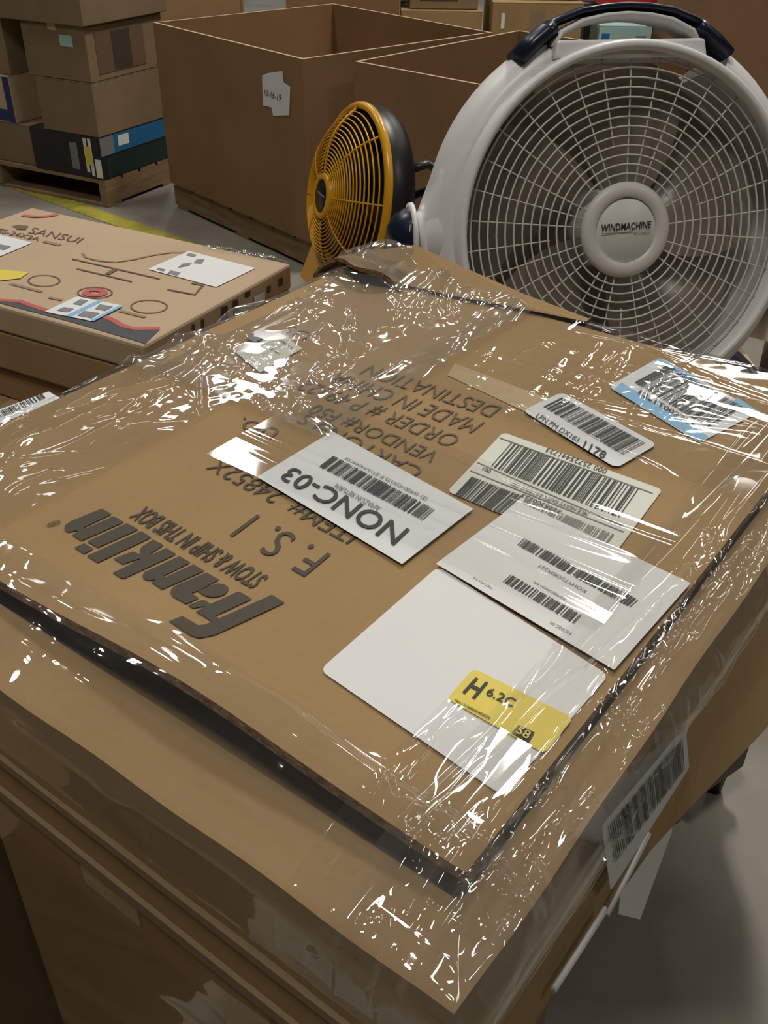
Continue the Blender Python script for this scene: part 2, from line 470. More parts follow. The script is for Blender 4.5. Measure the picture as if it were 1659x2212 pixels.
# ---- printing on the lid
def lid_line(s, base0, top0, base1, mat, bold=0.0, shear=0.0, spacing=1.0, name='printed_text', off=0.0008):
    a, t0, b = lid(base0), lid(top0), lid(base1)
    d = b - a; up = t0 - a
    st, Fc = text_mesh(s, bold, shear, spacing)
    return on_lid(name, st, Fc, [a, b, b + up, t0], mat, MB, off)
def lid_quad(s, q, mat, parent, bold=0.0, shear=0.0, off=0.0016, name='label_text', spacing=1.0):
    st, Fc = text_mesh(s, bold, shear, spacing)
    return on_lid(name, st, Fc, [lid(p) for p in q], mat, parent, off)
def crop_pts(pts, x0, y0, k): return [(x0 + a * k, y0 + b * k) for a, b in pts]
A_ = (130, 1080, 250 / 1659); B_ = (340, 1180, 300 / 1659)
LOGO = [
    crop_pts([(600, 135), (740, 215), (345, 405), (375, 420), (770, 245), (915, 330), (305, 600), (175, 515), (260, 465), (235, 452), (130, 475), (85, 462), (62, 425), (75, 370), (170, 310)], *A_),
    crop_pts([(960, 345), (1125, 437), (540, 697), (390, 608)], *A_),
    crop_pts([(350, 635), (480, 715), (345, 787), (205, 695)], *A_),
    crop_pts([(1165, 460), (1310, 550), (540, 913), (385, 815)], *A_),
    crop_pts([(1335, 580), (1485, 660), (1300, 780), (1320, 795), (1525, 700), (1659, 785), (1630, 808), (920, 1137), (870, 1130), (755, 1055), (860, 1010), (1155, 862), (1130, 858), (900, 935), (765, 855), (1030, 755), (1080, 757), (1130, 790), (1150, 780), (1145, 720), (1190, 670)], *A_),
    [(388, 1203.5), (412, 1217), (353.6, 1246), (358, 1248.7), (417.8, 1221), (442, 1235), (351, 1275), (327, 1260), (338, 1254), (321, 1256), (311, 1252), (308, 1246), (312, 1238)],
    crop_pts([(200, 490), (590, 325), (740, 412), (640, 460), (500, 540), (410, 570), (500, 632), (340, 700), (185, 610), (160, 570), (165, 530)], *B_),
    crop_pts([(485, 548), (630, 485), (720, 455), (800, 465), (850, 500), (845, 545), (800, 590), (720, 615), (640, 620), (560, 600)], *B_),
    crop_pts([(985, 555), (1130, 640), (690, 845), (740, 873), (1370, 590), (1520, 685), (690, 1070), (500, 1110), (400, 1080), (140, 905), (300, 845), (490, 955), (570, 945), (660, 912), (460, 790), (570, 738), (555, 730), (430, 752), (365, 715), (530, 655), (565, 655), (640, 700), (960, 555)], *B_)]
def flat_poly(name, polys, tolid, mat, parent, zf):
    bm = bmesh.new()
    for P in polys:
        vs = []
        for p in P:
            u, v = tolid(p); q = W(u, v, zf(u, v)); vs.append(bm.verts.new(q))
        f = bm.faces.new(vs)
        if f.normal.z < 0 or True: f.normal_update()
        if f.normal.z < 0: f.normal_flip()
        bmesh.ops.triangulate(bm, faces=[f])
    V = [tuple(v.co) for v in bm.verts]; bm.verts.index_update(); Fc = [tuple(v.index for v in f.verts) for f in bm.faces]
    bm.free()
    return obj(name, V, Fc, mat, parent)
flat_poly('logo_print', LOGO, lid, M['ink'], MB, lambda u, v: TOP + float(hs(u, v)) + 0.0008)
lid_line('®', (137, 1127), (117, 1140), (116, 1125), M['ink_thin'], 0.01)
lid_line('STOW & SHIP IN THIS BOX', (583, 1247), (545, 1275), (316, 1094), M['ink'], 0.022, 0.12)
lid_line('F. S. 1', (716, 1199), (657, 1248), (556, 1113), M['ink'], 0.0)
lid_line('ITEM#. 24852X', (788, 1150), (750, 1177), (481, 990), M['ink'], -0.004)
lid_line('UO.', (608, 930), (586, 950), (528, 903), M['ink_thin'], 0)
lid_line('CARTON# S', (921, 1013), (893, 1036), (668, 893), M['ink_thin'], -0.004)
lid_line('VENDOR# F50', (957, 979), (930, 1001), (690, 872), M['ink_thin'], -0.004)
lid_line('ORDER # P 49322', (1003, 944), (970, 968), (672, 820), M['ink_thin'], -0.004)
lid_line('MADE IN CHINA', (1048, 914), (1017, 937), (735, 806), M['ink_thin'], -0.004)
lid_line('DESTINATION', (1085, 881), (1058, 903), (805, 790), M['ink_thin'], -0.004)
lid_line('US', (676, 722), (655, 737), (628, 703), M['ink_thin'], -0.004)

# ---- labels on the lid
def label(name, q, mat, off=0.0010, r=(0.05, 0.08), lab=None, tolid=lid):
    st, Fc = round_quad_st(r)
    # a denser fan keeps the paper on the panel
    o = on_lid(name, st, Fc, [tolid(p) for p in q], mat, MB, off)
    if lab: o['label'] = lab
    return o
def bars(parent, q, seed, n=46, off=0.0016, mat='black_ink', tolid=lid):
    st, Fc = bar_st(seed, n)
    return on_lid('barcode', st, Fc, [tolid(p) for p in q], M[mat], parent, off)
def strip(parent, q, mat, name='label_band', off=0.0014):
    st, Fc = quad_grid_st(6, 3)
    return on_lid(name, st, Fc, [lid(p) for p in q], mat, parent, off)

big = label('shipping_label', [(1315, 1462), (946, 1226), (690, 1450), (1085, 1722)], M['paper'], 0.0010, (0.04, 0.05), 'large blank white label')
yl = label('sort_label', [(965, 1515), (1175, 1634), (1238, 1556), (1023, 1449)], M['yellow_label'], 0.0018, (0.06, 0.12), 'small yellow label reading H 6.2C')
lid_quad('H', [(998, 1502), (1025, 1517), (1054, 1482), (1027, 1470)], M['black_ink'], yl, 0.02, off=0.0024)
lid_quad('6.2C', [(1047, 1507), (1106, 1535), (1116, 1518), (1058, 1491)], M['black_ink'], yl, 0.012, off=0.0024)
lid_quad('TBA127380000402039', [(979, 1520), (1056, 1561), (1059, 1556), (982, 1516)], M['black_ink'], yl, 0.01, off=0.0024)
strip(yl, [(1104, 1590), (1141, 1612), (1154, 1589), (1119, 1573)], M['black_ink'], 'number_panel', 0.0024)
lid_quad('58', [(1112, 1591), (1138, 1606), (1148, 1590), (1122, 1577)], M['yellow_label'], yl, 0.012, off=0.0030)
wide = label('carton_label', [(1431, 1060), (1087, 936), (966, 1064), (1318, 1212)], M['paper_green'], 0.0010, (0.03, 0.05), 'pale printed carton label with two long bar codes')
bars(wide, [(1379, 1060), (1105, 959), (1060, 1011), (1336, 1122)], 3, 44)
bars(wide, [(1128, 1075), (1019, 1033), (983, 1072), (1083, 1114)], 4, 30)
bars(wide, [(1326, 1159), (1136, 1080), (1124, 1094), (1307, 1184)], 9, 42, mat='grey_ink')
lid_quad('000 25725441723', [(1313, 1018), (1183, 971), (1177, 979), (1306, 1028)], M['black_ink'], wide, 0.0)
lid_quad('MLB HEAVY DUTY BATTING TEE', [(1272, 1112), (1106, 1045), (1101, 1051), (1265, 1119)], M['grey_ink'], wide, 0.006)
lid_quad('3228300223', [(1214, 1108), (1130, 1070), (1124, 1076), (1207, 1115)], M['black_ink'], wide, 0.004)
lid_quad('001', [(1062, 1019), (1045, 1013), (1040, 1019), (1056, 1026)], M['black_ink'], wide, 0.004)
strip(wide, [(1410, 1068), (1080, 948), (1079, 950), (1409, 1070)], M['grey_ink'], 'label_rule')
strip(wide, [(1348, 1140), (1031, 1001), (1030, 1003), (1347, 1142)], M['grey_ink'], 'label_rule')
strip(wide, [(1348, 1152), (1016, 1019), (1015, 1021), (1347, 1154)], M['grey_ink'], 'label_rule')
lpn = label('barcode_label', [(1128, 892), (1330, 1017), (1419, 965), (1213, 852)], M['paper_cool'], 0.0022, (0.06, 0.12), 'white rounded label with one bar code and 1178')
bars(lpn, [(1173, 885), (1343, 989), (1393, 963), (1213, 865)], 11, 44, 0.0028)
lid_quad('LPN PM DX183', [(1155, 908), (1246, 962), (1253, 954), (1164, 899)], M['black_ink'], lpn, -0.004, off=0.0028)
lid_quad('1178', [(1256, 975), (1303, 999), (1311, 984), (1264, 958)], M['black_ink'], lpn, 0.016, off=0.0028)
blue = label('blue_edged_label', [(1313, 838), (1510, 959), (1640, 893), (1425, 774)], M['paper_cool'], 0.0012, (0.06, 0.10), 'white label with light blue edges under glossy film')
strip(blue, [(1325, 846), (1512, 957), (1530, 946), (1342, 829)], M['blue_label'])
strip(blue, [(1592, 862), (1638, 892), (1622, 902), (1578, 874)], M['blue_label'])
strip(blue, [(1424, 776), (1510, 822), (1496, 829), (1412, 783)], M['blue_label'])
bars(blue, [(1370, 830), (1529, 929), (1604, 883), (1442, 792)], 12, 48, 0.0020)
lid_quad('F221T002731', [(1377, 855), (1494, 925), (1499, 917), (1383, 847)], M['black_ink'], blue, 0.012, off=0.0022)
paper = label('paper_slip', [(1490, 1268), (1120, 1092), (941, 1226), (1325, 1456)], M['paper'], 0.0030, (0.003, 0.005), 'white paper slip with two bar codes lying over the big label')
bars(paper, [(1377, 1306), (1132, 1172), (1116, 1187), (1359, 1322)], 21, 48, 0.0036)
bars(paper, [(1255, 1339), (1103, 1251), (1085, 1267), (1238, 1357)], 22, 34, 0.0036)
lid_quad('KOHY72OBPQ27', [(1268, 1284), (1165, 1227), (1160, 1233), (1261, 1291)], M['grey_ink'], paper, 0, off=0.0036)
lid_quad('IQ40JG00014A', [(1222, 1301), (1153, 1264), (1150, 1268), (1217, 1306)], M['grey_ink'], paper, 0.006, off=0.0036)
lid_quad('NONC 05', [(1234, 1376), (1189, 1352), (1185, 1357), (1229, 1382)], M['grey_ink'], paper, 0, off=0.0036)
lid_quad('ug/u0125', [(1063, 1279), (1024, 1254), (1021, 1258), (1059, 1284)], M['grey_ink'], paper, 0, off=0.0036)
nonc = label('return_label', [(1022, 1106), (718, 938), (556, 1037), (868, 1226)], M['paper_cool'], 0.0026, (0.004, 0.006), 'white return label with NONC-03 in bold')
lid_quad('NONC-03', [(886, 1153), (634, 1016), (602, 1041), (850, 1188)], M['black_ink'], nonc, 0.012, off=0.0034)
lid_quad('AMAZON RETURN', [(824, 1104), (729, 1053), (721, 1061), (815, 1113)], M['grey_ink'], nonc, -0.002, off=0.0034)
bars(nonc, [(939, 1109), (721, 993), (690, 1016), (912, 1133)], 31, 54, 0.0034)
lid_quad('SD 1HGD-OX175 P-Z715-NONC03', [(925, 1084), (748, 996), (744, 1000), (920, 1091)], M['grey_ink'], nonc, 0.006, off=0.0034)
bl = label('back_label', [(653, 756), (605, 722), (510, 765), (562, 809)], M['paper_green'], 0.0016, (0.02, 0.03), 'pale label under crumpled film at the back corner')
strip(bl, [(575, 733), (556, 722), (530, 733), (550, 745)], M['grey_ink'], 'label_block', 0.0024)
lid_quad('P/N 04852', [(634, 756), (606, 737), (602, 740), (629, 759)], M['black_ink'], bl, 0.004, off=0.0024)
lid_quad('1 PC 490', [(607, 768), (582, 752), (577, 755), (602, 772)], M['black_ink'], bl, 0.004, off=0.0024)
# tape patch on the lid
label('tape_patch', [(983, 786), (1240, 884), (1180, 912), (966, 812)], M['tape'], 0.0006, (0.01, 0.02), 'dull packing tape patch')
# small bar code label on the left rim
def rim_label():
    q = [rimp(p, -HB + 0.001) for p in ((133, 862), (-60, 940), (-75, 912), (105, 846))]
    st, Fc = quad_grid_st(2, 2); uv = bilin(q, st)
    o = obj('rim_label', [W(a, b, TOP - HB + 0.0012) for a, b in uv], Fc, M['paper_cool'], MB)
    q = [rimp(p, -HB + 0.001) for p in ((99, 861), (-40, 924), (-50, 910), (90, 852))]
    st, Fc = bar_st(41, 30); uv = bilin(q, st)
    obj('barcode', [W(a, b, TOP - HB + 0.0018) for a, b in uv], Fc, M['black_ink'], o)
rim_label()
# big bar code label on the right side wall, folded round the lower edge
def side_label():
    o = W(0, -0.0105, 0); n = EV
    def sp(p, k=0.0): return on_plane(p, o - EV * k, n)
    q = [sp(p) for p in ((1319, 1926), (1489, 1658), (1481, 1567), (1300, 1783))]
    st, Fc = round_quad_st((0.03, 0.05)); lb = obj('side_label', bilin(q, st), Fc, M['paper_cool'], MB)
    lb['label'] = 'white bar code label on the right side wall'
    q = [sp(p, 0.0008) for p in ((1329, 1865), (1479, 1662), (1474, 1596), (1314, 1788))]
    st, Fc = bar_st(51, 60); obj('barcode', bilin(q, st), Fc, M['black_ink'], lb)
    # folded lower strip: a curled paper edge
    a, b = on_plane((1402, 1800), o, n), on_plane((1312, 1975), o, n)
    c, d = on_plane((1306, 1966), o, n), on_plane((1196, 2138), o, n)
    for e, f, r in ((a, b, 0.0014), (c, d, 0.0016)):
        V, Fc = tube([e, (e + f) / 2 + np.array([0, 0, -0.001]), f], r, 10, up=(0, 0, 1), ry=r * 2.2)
        obj('curled_label_edge', V, Fc, M['paper_cool'], MB, smooth=True)
    q = [sp(p, -0.002) for p in ((1452, 1772), (1340, 1930), (1336, 1975), (1383, 1986))]
    q2 = [sp(p, -0.002) for p in ((1452, 1796),)]
    hang = obj('hanging_paper', [q[0], q[1], q[2], q[3], q2[0]], [(0, 1, 2, 3, 4)], M['paper'], MB)
    hang['label'] = 'loose white backing paper hanging below the wall label'
side_label()

# ---- stretch film
RNG = np.random.default_rng(7)
def ridges(X, Y, n, ang, spread, L, wdt, amp, xr, yr, rng):
    Z = np.zeros_like(X)
    for _ in range(n):
        x0 = rng.uniform(*xr); y0 = rng.uniform(*yr); a = ang + rng.normal(0, spread)
        l = rng.uniform(*L); w = rng.uniform(*wdt); h = w * rng.uniform(*amp) * rng.choice((1, 1, -0.6))
        dx, dy = X - x0, Y - y0
        s = dx * math.cos(a) + dy * math.sin(a); d = -dx * math.sin(a) + dy * math.cos(a)
        d = d + 0.08 * l * np.sin(s / l * 2.2 + rng.uniform(0, 6)) * rng.uniform(0, 0.5)
        Z += h * np.exp(-(d / w) ** 2) * np.exp(-(s / (l * 0.5)) ** 4)
    return Z
def crumple(X, Y, freq, amp, rng, oct_=4, sx=1.0, sy=1.0):
    Z = np.zeros_like(X)
    for o in range(oct_):
        f = freq * 1.9 ** o
        for _ in range(3):
            a = rng.uniform(0, math.pi); p = rng.uniform(0, 6.28); p2 = rng.uniform(0, 6.28); b = rng.uniform(0, math.pi)
            wx = 0.9 * np.sin((X * math.cos(b) * sx + Y * math.sin(b) * sy) * f * 0.7 + p2)
            q = (X * math.cos(a) * sx + Y * math.sin(a) * sy) * f + wx + p
            Z += amp / 1.7 ** o * (1 - 2 * np.abs(np.sin(q)))
    return Z
def creases(U, V, segs, w=0.0026, h=0.6):
    """single long creases between two given spots on the lid"""
    Z = np.zeros_like(U)
    for k, (p, q) in enumerate(segs):
        a, b = lid(p), lid(q); L_ = np.linalg.norm(b - a); t = (b - a) / L_; c = (a + b) / 2
        s = (U - c[0]) * t[0] + (V - c[1]) * t[1]; d = -(U - c[0]) * t[1] + (V - c[1]) * t[0] + 0.0015 * np.sin(s * 40 + k)
        ww = w * (0.8 + 0.2 * (k % 4)); Z += h * ww * np.exp(-(d / ww) ** 2) * np.exp(-(s / (L_ * 0.52)) ** 6)
    return Z
CR_FRONT = [((20, 1195), (440, 1400)), ((60, 1205), (330, 1345)), ((40, 1345), (260, 1470)), ((180, 1400), (450, 1535)), ((470, 1470), (650, 1570)), ((20, 1375), (230, 1500)), ((330, 1330), (520, 1440)), ((660, 1530), (820, 1640)), ((760, 1600), (960, 1740))]
CR_RIGHT = [((1095, 1690), (1270, 1470)), ((1130, 1785), (1310, 1530)), ((1180, 1795), (1350, 1540)), ((1060, 1700), (1220, 1500)), ((1230, 1640), (1400, 1420)), ((1300, 1560), (1450, 1380)), ((1390, 1480), (1560, 1260)), ((1420, 1350), (1600, 1130)), ((1010, 2040), (1180, 1840)), ((940, 2010), (1060, 1880)), ((1060, 2080), (1230, 1830)), ((1330, 1330), (1500, 1130))]
CR_BACK = [((880, 645), (1000, 675)), ((890, 690), (1030, 715)), ((900, 660), (1060, 610)), ((930, 700), (1090, 650)), ((960, 730), (1130, 660)), ((780, 820), (960, 890)), ((1150, 745), (1240, 770)), ((860, 985), (1000, 930)), ((990, 930), (1140, 878))]
CR_LEFT = [((430, 810), (640, 900)), ((450, 790), (700, 900)), ((480, 830), (600, 940)), ((600, 860), (860, 1010)), ((500, 800), (760, 860)), ((560, 700), (680, 640)), ((520, 740), (700, 690)), ((610, 780), (720, 700))]
def film_base(U, V):
    """height of a taut sheet over lid, rim and walls (unfolded coordinates: negative = down the wall)"""
    z = hs(np.clip(U, 0.047, 0.59), np.clip(V, 0.02, 0.5)) + 0.0015
    fu = np.clip((0.050 - U) / 0.050, 0, 1); fv = np.clip((0.030 - V) / 0.030, 0, 1); fl = np.clip((V - 0.47) / 0.055, 0, 1); fb = np.clip((U - 0.59) / 0.012, 0, 1)
    f = np.maximum(np.maximum(fu, fv), np.maximum(fl, fb * 0.4))
    return z * (1 - f) + (-HB + 0.0020) * f
def film_sheet(name, u0, u1, v0, v1, du, dv, zfun, mat, off=0.0015, fade=None, lab=None):
    nu = int((u1 - u0) / du) + 1; nv = int((v1 - v0) / dv) + 1
    U, V = np.meshgrid(np.linspace(u0, u1, nu), np.linspace(v0, v1, nv))
    Z = zfun(U, V)
    if fade is not None: Z = Z * fade(U, V)
    H = off + np.clip(Z, -0.0010, None)
    B = film_base(U, V)
    ou = np.clip(-U, 0, None); ov = np.clip(-V, 0, None); ol = np.clip(V - LV - 0.002, 0, None); ob = np.clip(U - 0.606, 0, None)
    down = ou + ov + ol + ob
    side = np.clip(down / 0.006, 0, 1)
    bul = 0.0075 * np.clip(ov / 0.08, 0, 1)
    uu = np.where(U < 0, 0, np.minimum(U, 0.606)); vv = np.where(V < 0, 0, np.minimum(V, LV + 0.002))
    pu = uu - (ou > 0) * side * (0.002 + H) + (ob > 0) * side * (0.002 + H)
    pv = vv - (ov > 0) * side * (0.003 + H) - bul + (ol > 0) * side * (0.002 + H)
    pz = TOP + B + H * (1 - side) - down
    P = ORG[None, None, :] + pu[..., None] * EU + pv[..., None] * EV
    P[..., 2] = pz
    o = obj(name, P.reshape(-1, 3), grid(nu, nv), mat, MB, smooth=True)
    if lab: o['label'] = lab
    return o
rng = RNG
film_sheet('stretch_film', -0.045, 0.070, -0.004, 0.54, 0.0014, 0.0022,
           lambda U, V: ridges(U, V, 22, PI / 2, 0.04, (0.15, 0.5), (0.002, 0.006), (0.2, 0.7), (-0.07, 0.07), (0, 0.54), rng)
           + ridges(U, V, 14, 0.1, 0.4, (0.02, 0.09), (0.002, 0.005), (0.1, 0.4), (-0.07, 0.07), (0, 0.3), rng)
           + ridges(U, V, 12, 0.3, 0.3, (0.03, 0.08), (0.007, 0.013), (0.08, 0.25), (-0.01, 0.07), (0.02, 0.4), rng)
           + creases(U, V, CR_FRONT, 0.0030, 0.55)
           + crumple(U, V, 30, 0.00022, rng, 3, 1.0, 0.3), M['film'], 0.0045, lab='clear film pulled along the front edge')
film_sheet('stretch_film', -0.004, 0.610, -0.024, 0.064, 0.0022, 0.0013,
           lambda U, V: ridges(U, V, 70, 0.0, 0.045, (0.12, 0.45), (0.0018, 0.005), (0.4, 1.2), (0, 0.6), (-0.05, 0.09), rng)
           + ridges(U, V, 70, 0.2, 0.5, (0.015, 0.07), (0.0015, 0.0035), (0.4, 1.1), (0.05, 0.5), (-0.02, 0.03), rng)
           + creases(U, V, CR_RIGHT, 0.0032, 0.6)
           + crumple(U, V, 35, 0.00025, rng, 3, 0.3, 1.0), M['film'], 0.0050, lab='clear film pulled along the right edge in long creases')
film_sheet('stretch_film', -0.030, 0.120, -0.022, 0.085, 0.0011, 0.0011,
           lambda U, V: ridges(U, V, 34, 0.05, 0.22, (0.03, 0.13), (0.0016, 0.004), (0.3, 1.0), (-0.03, 0.13), (-0.02, 0.10), rng)
           + ridges(U, V, 10, PI / 2, 0.5, (0.02, 0.06), (0.0016, 0.003), (0.3, 0.9), (-0.03, 0.08), (-0.01, 0.10), rng)
           + ridges(U, V, 6, 0.2, 0.4, (0.03, 0.06), (0.007, 0.012), (0.1, 0.25), (0.0, 0.12), (0.0, 0.1), rng)
           + crumple(U, V, 30, 0.00035, rng, 2, 0.6, 1.0), M['film_thin'], 0.0070, lab='bunched film over the front corner')
film_sheet('stretch_film', 0.010, 0.470, -0.016, 0.024, 0.0016, 0.0009,
           lambda U, V: ridges(U, V, 70, 0.0, 0.10, (0.03, 0.16), (0.0014, 0.0032), (0.5, 1.4), (0.0, 0.47), (-0.014, 0.022), rng)
           + ridges(U, V, 40, 0.6, 0.5, (0.010, 0.035), (0.0014, 0.003), (0.4, 1.2), (0.0, 0.47), (-0.014, 0.022), rng)
           + crumple(U, V, 40, 0.0005, rng, 3, 0.4, 1.0), M['film'], 0.0065, lab='twisted rope of film along the right edge')
film_sheet('stretch_film', 0.285, 0.622, 0.300, 0.575, 0.0016, 0.0016,
           lambda U, V: ridges(U, V, 60, 0.1, 0.4, (0.06, 0.24), (0.0025, 0.008), (0.25, 0.8), (0.28, 0.62), (0.3, 0.57), rng)
           + ridges(U, V, 34, PI / 2, 0.4, (0.05, 0.18), (0.0025, 0.007), (0.25, 0.8), (0.28, 0.62), (0.3, 0.57), rng)
           + creases(U, V, CR_LEFT, 0.0030, 0.7)
           + crumple(U, V, 20, 0.0014, rng, 3)
           + 0.026 * np.exp(-((U - 0.585) / 0.05) ** 2 - ((V - 0.482) / 0.055) ** 2), M['film_soft'], 0.0040,
           lab='crumpled layers of film over the back-left corner')
film_sheet('stretch_film', 0.395, 0.612, 0.020, 0.330, 0.0018, 0.0018,
           lambda U, V: ridges(U, V, 20, PI / 2, 0.2, (0.05, 0.22), (0.0016, 0.0035), (0.3, 0.8), (0.39, 0.6), (0.02, 0.33), rng)
           + ridges(U, V, 26, 0.0, 0.2, (0.03, 0.12), (0.0016, 0.003), (0.3, 0.9), (0.45, 0.6), (0.1, 0.33), rng)
           + creases(U, V, CR_BACK, 0.0024, 0.6)
           + crumple(U, V, 22, 0.00028, rng, 3), M['film_thin'], 0.0030, lab='single clear film layer across the back of the lid')
film_sheet('stretch_film', 0.060, 0.310, 0.395, 0.565, 0.0017, 0.0017,
           lambda U, V: ridges(U, V, 40, 0.1, 0.5, (0.03, 0.15), (0.002, 0.005), (0.3, 0.9), (0.06, 0.31), (0.4, 0.56), rng)
           + crumple(U, V, 25, 0.0005, rng, 4), M['film'], 0.0035, lab='clear film folded over the left edge')
film_sheet('stretch_film', 0.215, 0.330, 0.050, 0.350, 0.0016, 0.0024,
           lambda U, V: ridges(U, V, 12, PI / 2, 0.05, (0.10, 0.35), (0.002, 0.005), (0.15, 0.4), (0.22, 0.33), (0.05, 0.3), rng)
           + crumple(U, V, 20, 0.00015, rng, 2, 1.0, 0.3), M['film_thin'], 0.0042, lab='thin clear film strip across the paper slip')

# ================================================================== things under and around the carton
def carton(name, label, o, ea, eb, a, b, z0, z1, mat, group=None, cat='box', tape=True, edge=0.004, flaps=True):
    """closed cardboard carton: body, two top flaps meeting at a taped seam"""
    o = np.asarray(o, float); ea = np.asarray(ea, float); eb = np.asarray(eb, float)
    c = o + ea * a / 2 + eb * b / 2
    t = thing(name, label, cat, (c[0], c[1], z0), group)
    th = 0.005
    bevel_obj(obj('carton_body', box_v(o, ea, eb, a, b, z0, z1 - th), BOXF, mat, t), edge)
    if flaps:
        for s in (0, 1):
            lo, hi = (0.0, b / 2 - 0.002) if s == 0 else (b / 2 + 0.002, b)
            obj('top_flap', box_v(o, ea, eb, a, hi, z1 - th, z1, 0, lo), BOXF, mat, t)
    if tape:
        obj('tape', box_v(o, ea, eb, a + 0.0006, b / 2 + 0.025, z1 - 0.03, z1 + 0.0006, -0.0006, b / 2 - 0.025), BOXF, M['tape'], t)
    return t
def pane(name, o, ea, ez, s0, s1, t0, t1, mat, parent, off=0.0015):
    """thin rectangle on a vertical wall: o + s*ea, heights t (absolute); normal = ea x z"""
    n = np.cross(ea, (0, 0, 1.0)); V = []
    for s, t in ((s0, t0), (s1, t0), (s1, t1), (s0, t1)):
        p = np.asarray(o) + np.asarray(ea) * s + n * off; V.append((p[0], p[1], t))
    return obj(name, V, [(0, 1, 2, 3)], mat, parent)

# pile that carries the wrapped carton
z2 = zb - 0.045
tray = thing('flat_tray', 'thin flattened brown carton lying directly under the wrapped carton', 'box', tuple(W(0.3, 0.3, z2)))
bevel_obj(obj('tray_body', box_v(W(0.002, 0.012, 0), EU, EV, 0.56, 0.50, z2, zb - 0.0125), BOXF, M['card2'], tray), 0.003)
obj('tray_lip', box_v(W(-0.001, 0.012, 0), EU, EV, 0.004, 0.50, z2, z2 + 0.009), BOXF, M['card_dull'], tray)
c3 = carton('tall_carton', 'tall brown carton at the bottom of the frame under the flat tray', W(0.004, 0.11, 0), EU, EV, 0.50, uv_of(on_z((80, 1738), 0.985))[1] - 0.116, 0.62, z2 - 0.001, M['card2'])
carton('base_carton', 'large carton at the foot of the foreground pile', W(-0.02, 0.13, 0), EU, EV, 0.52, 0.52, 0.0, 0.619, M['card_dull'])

# neighbour carton left of the pile, and film hanging over the near wall of the pile
_n = on_z((80, 1738), 0.985); _nu, _nv = uv_of(_n)
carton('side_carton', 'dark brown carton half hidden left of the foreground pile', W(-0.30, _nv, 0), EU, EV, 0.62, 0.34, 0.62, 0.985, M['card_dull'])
def skirt():
    n, m = 150, 120
    S, T = np.meshgrid(np.linspace(0.0, 0.52, n), np.linspace(0.0, 0.40, m))
    r = np.random.default_rng(21)
    Z = ridges(S, T, 26, 0.25, 0.35, (0.10, 0.4), (0.004, 0.012), (0.2, 0.5), (0, 0.5), (0.05, 0.4), r) + crumple(S, T, 16, 0.0007, r, 3)
    Z = np.clip(Z + 0.004, 0.0015, None) + 0.05 * np.clip((S - 0.32) / 0.2, 0, 1) * np.clip((T - 0.06) / 0.3, 0, 1)
    P = W(0, 0.02, z2 + 0.01)[None, None, :] + S[..., None] * EV + (-0.004 - Z)[..., None] * EU
    P[..., 2] -= T
    o = obj('film_skirt', P.reshape(-1, 3), grid(n, m), M['film_thin'], c3, smooth=True)
    o['label'] = 'clear film hanging over the near wall'
skirt()

# ================================================================== monitor carton on the left
ER = np.array([0.478, 0.878, 0.0]); EL = np.array([-0.878, 0.478, 0.0])
SN = np.array([-0.366, 1.346, 0.0]); SZ = 0.92
MC = thing('monitor_carton', 'flat tan printed carton with red wave print and shipping labels, left of the wrapped carton', 'box', tuple(SN + ER * 0.2 + EL * 0.31 + np.array([0, 0, 0.80])))
bevel_obj(obj('carton_body', box_v(SN, ER, EL, 0.398, 0.632, 0.80, SZ - 0.048), BOXF, M['card'], MC), 0.004)
bevel_obj(obj('lid', box_v(SN - ER * 0.002 - EL * 0.002, ER, EL, 0.402, 0.636, SZ - 0.047, SZ), BOXF, M['card_pale'], MC), 0.005)
def mp(p, off=0.0): return on_z(p, SZ + off)
def on_top(name, st, Fc, q, mat, off=0.0012, parent=None):
    return obj(name, bilin([mp(p, off) for p in q], np.asarray(st)), Fc, mat, parent or MC)
def top_text(s, q, mat, bold=0.0, shear=0.0):
    st, Fc = text_mesh(s, bold, shear); return on_top('printed_text', st, Fc, q, mat)
def top_poly(name, pts, mat, off=0.001, parent=None):
    bm = bmesh.new(); f = bm.faces.new([bm.verts.new(mp(p, off)) for p in pts]); f.normal_update()
    if f.normal.z < 0: f.normal_flip()
    bmesh.ops.triangulate(bm, faces=[f]); bm.verts.index_update()
    V = [tuple(v.co) for v in bm.verts]; Fc = [tuple(v.index for v in q.verts) for q in bm.faces]; bm.free()
    return obj(name, V, Fc, mat, parent or MC)
def stroke(name, pts, w, mat, off=0.0012, closed=False, parent=None):
    P = [mp(p, off) for p in pts]; n = len(P); V = []
    for i in range(n):
        a = P[i - 1] if (i > 0 or closed) else P[i]; b = P[(i + 1) % n] if (i < n - 1 or closed) else P[i]
        t = (b - a) / np.linalg.norm(b - a); s = np.cross((0, 0, 1), t) * w / 2; V += [P[i] + s, P[i] - s]
    Fc = [(2 * i, 2 * i + 1, 2 * ((i + 1) % n) + 1, 2 * ((i + 1) % n)) for i in range(n if closed else n - 1)]
    return obj(name, V, [f[::-1] for f in Fc], mat, parent or MC)
def ell(cx, cy, rx, ry, n=28): return [(cx + rx * math.cos(2 * PI * i / n), cy + ry * math.sin(2 * PI * i / n)) for i in range(n)]
wave = [(-110, 638), (-40, 646), (0, 651), (42, 653), (67, 662), (97, 672), (130, 682), (190, 686), (224, 686), (244, 694), (262, 705), (278, 710), (295, 713), (345, 712)]
top_poly('grey_band', wave + [(313, 742), (160, 697), (0, 655), (-110, 628)][:3] + [(-110, 641)], M['grey_print'], 0.0009)
stroke('red_wave', [(x, y - 3) for x, y in wave], 0.010, M['red_print'], 0.0013)
stroke('red_wave', [(48, 465), (75, 468), (100, 467), (125, 463)], 0.012, M['red_print'], 0.0013)
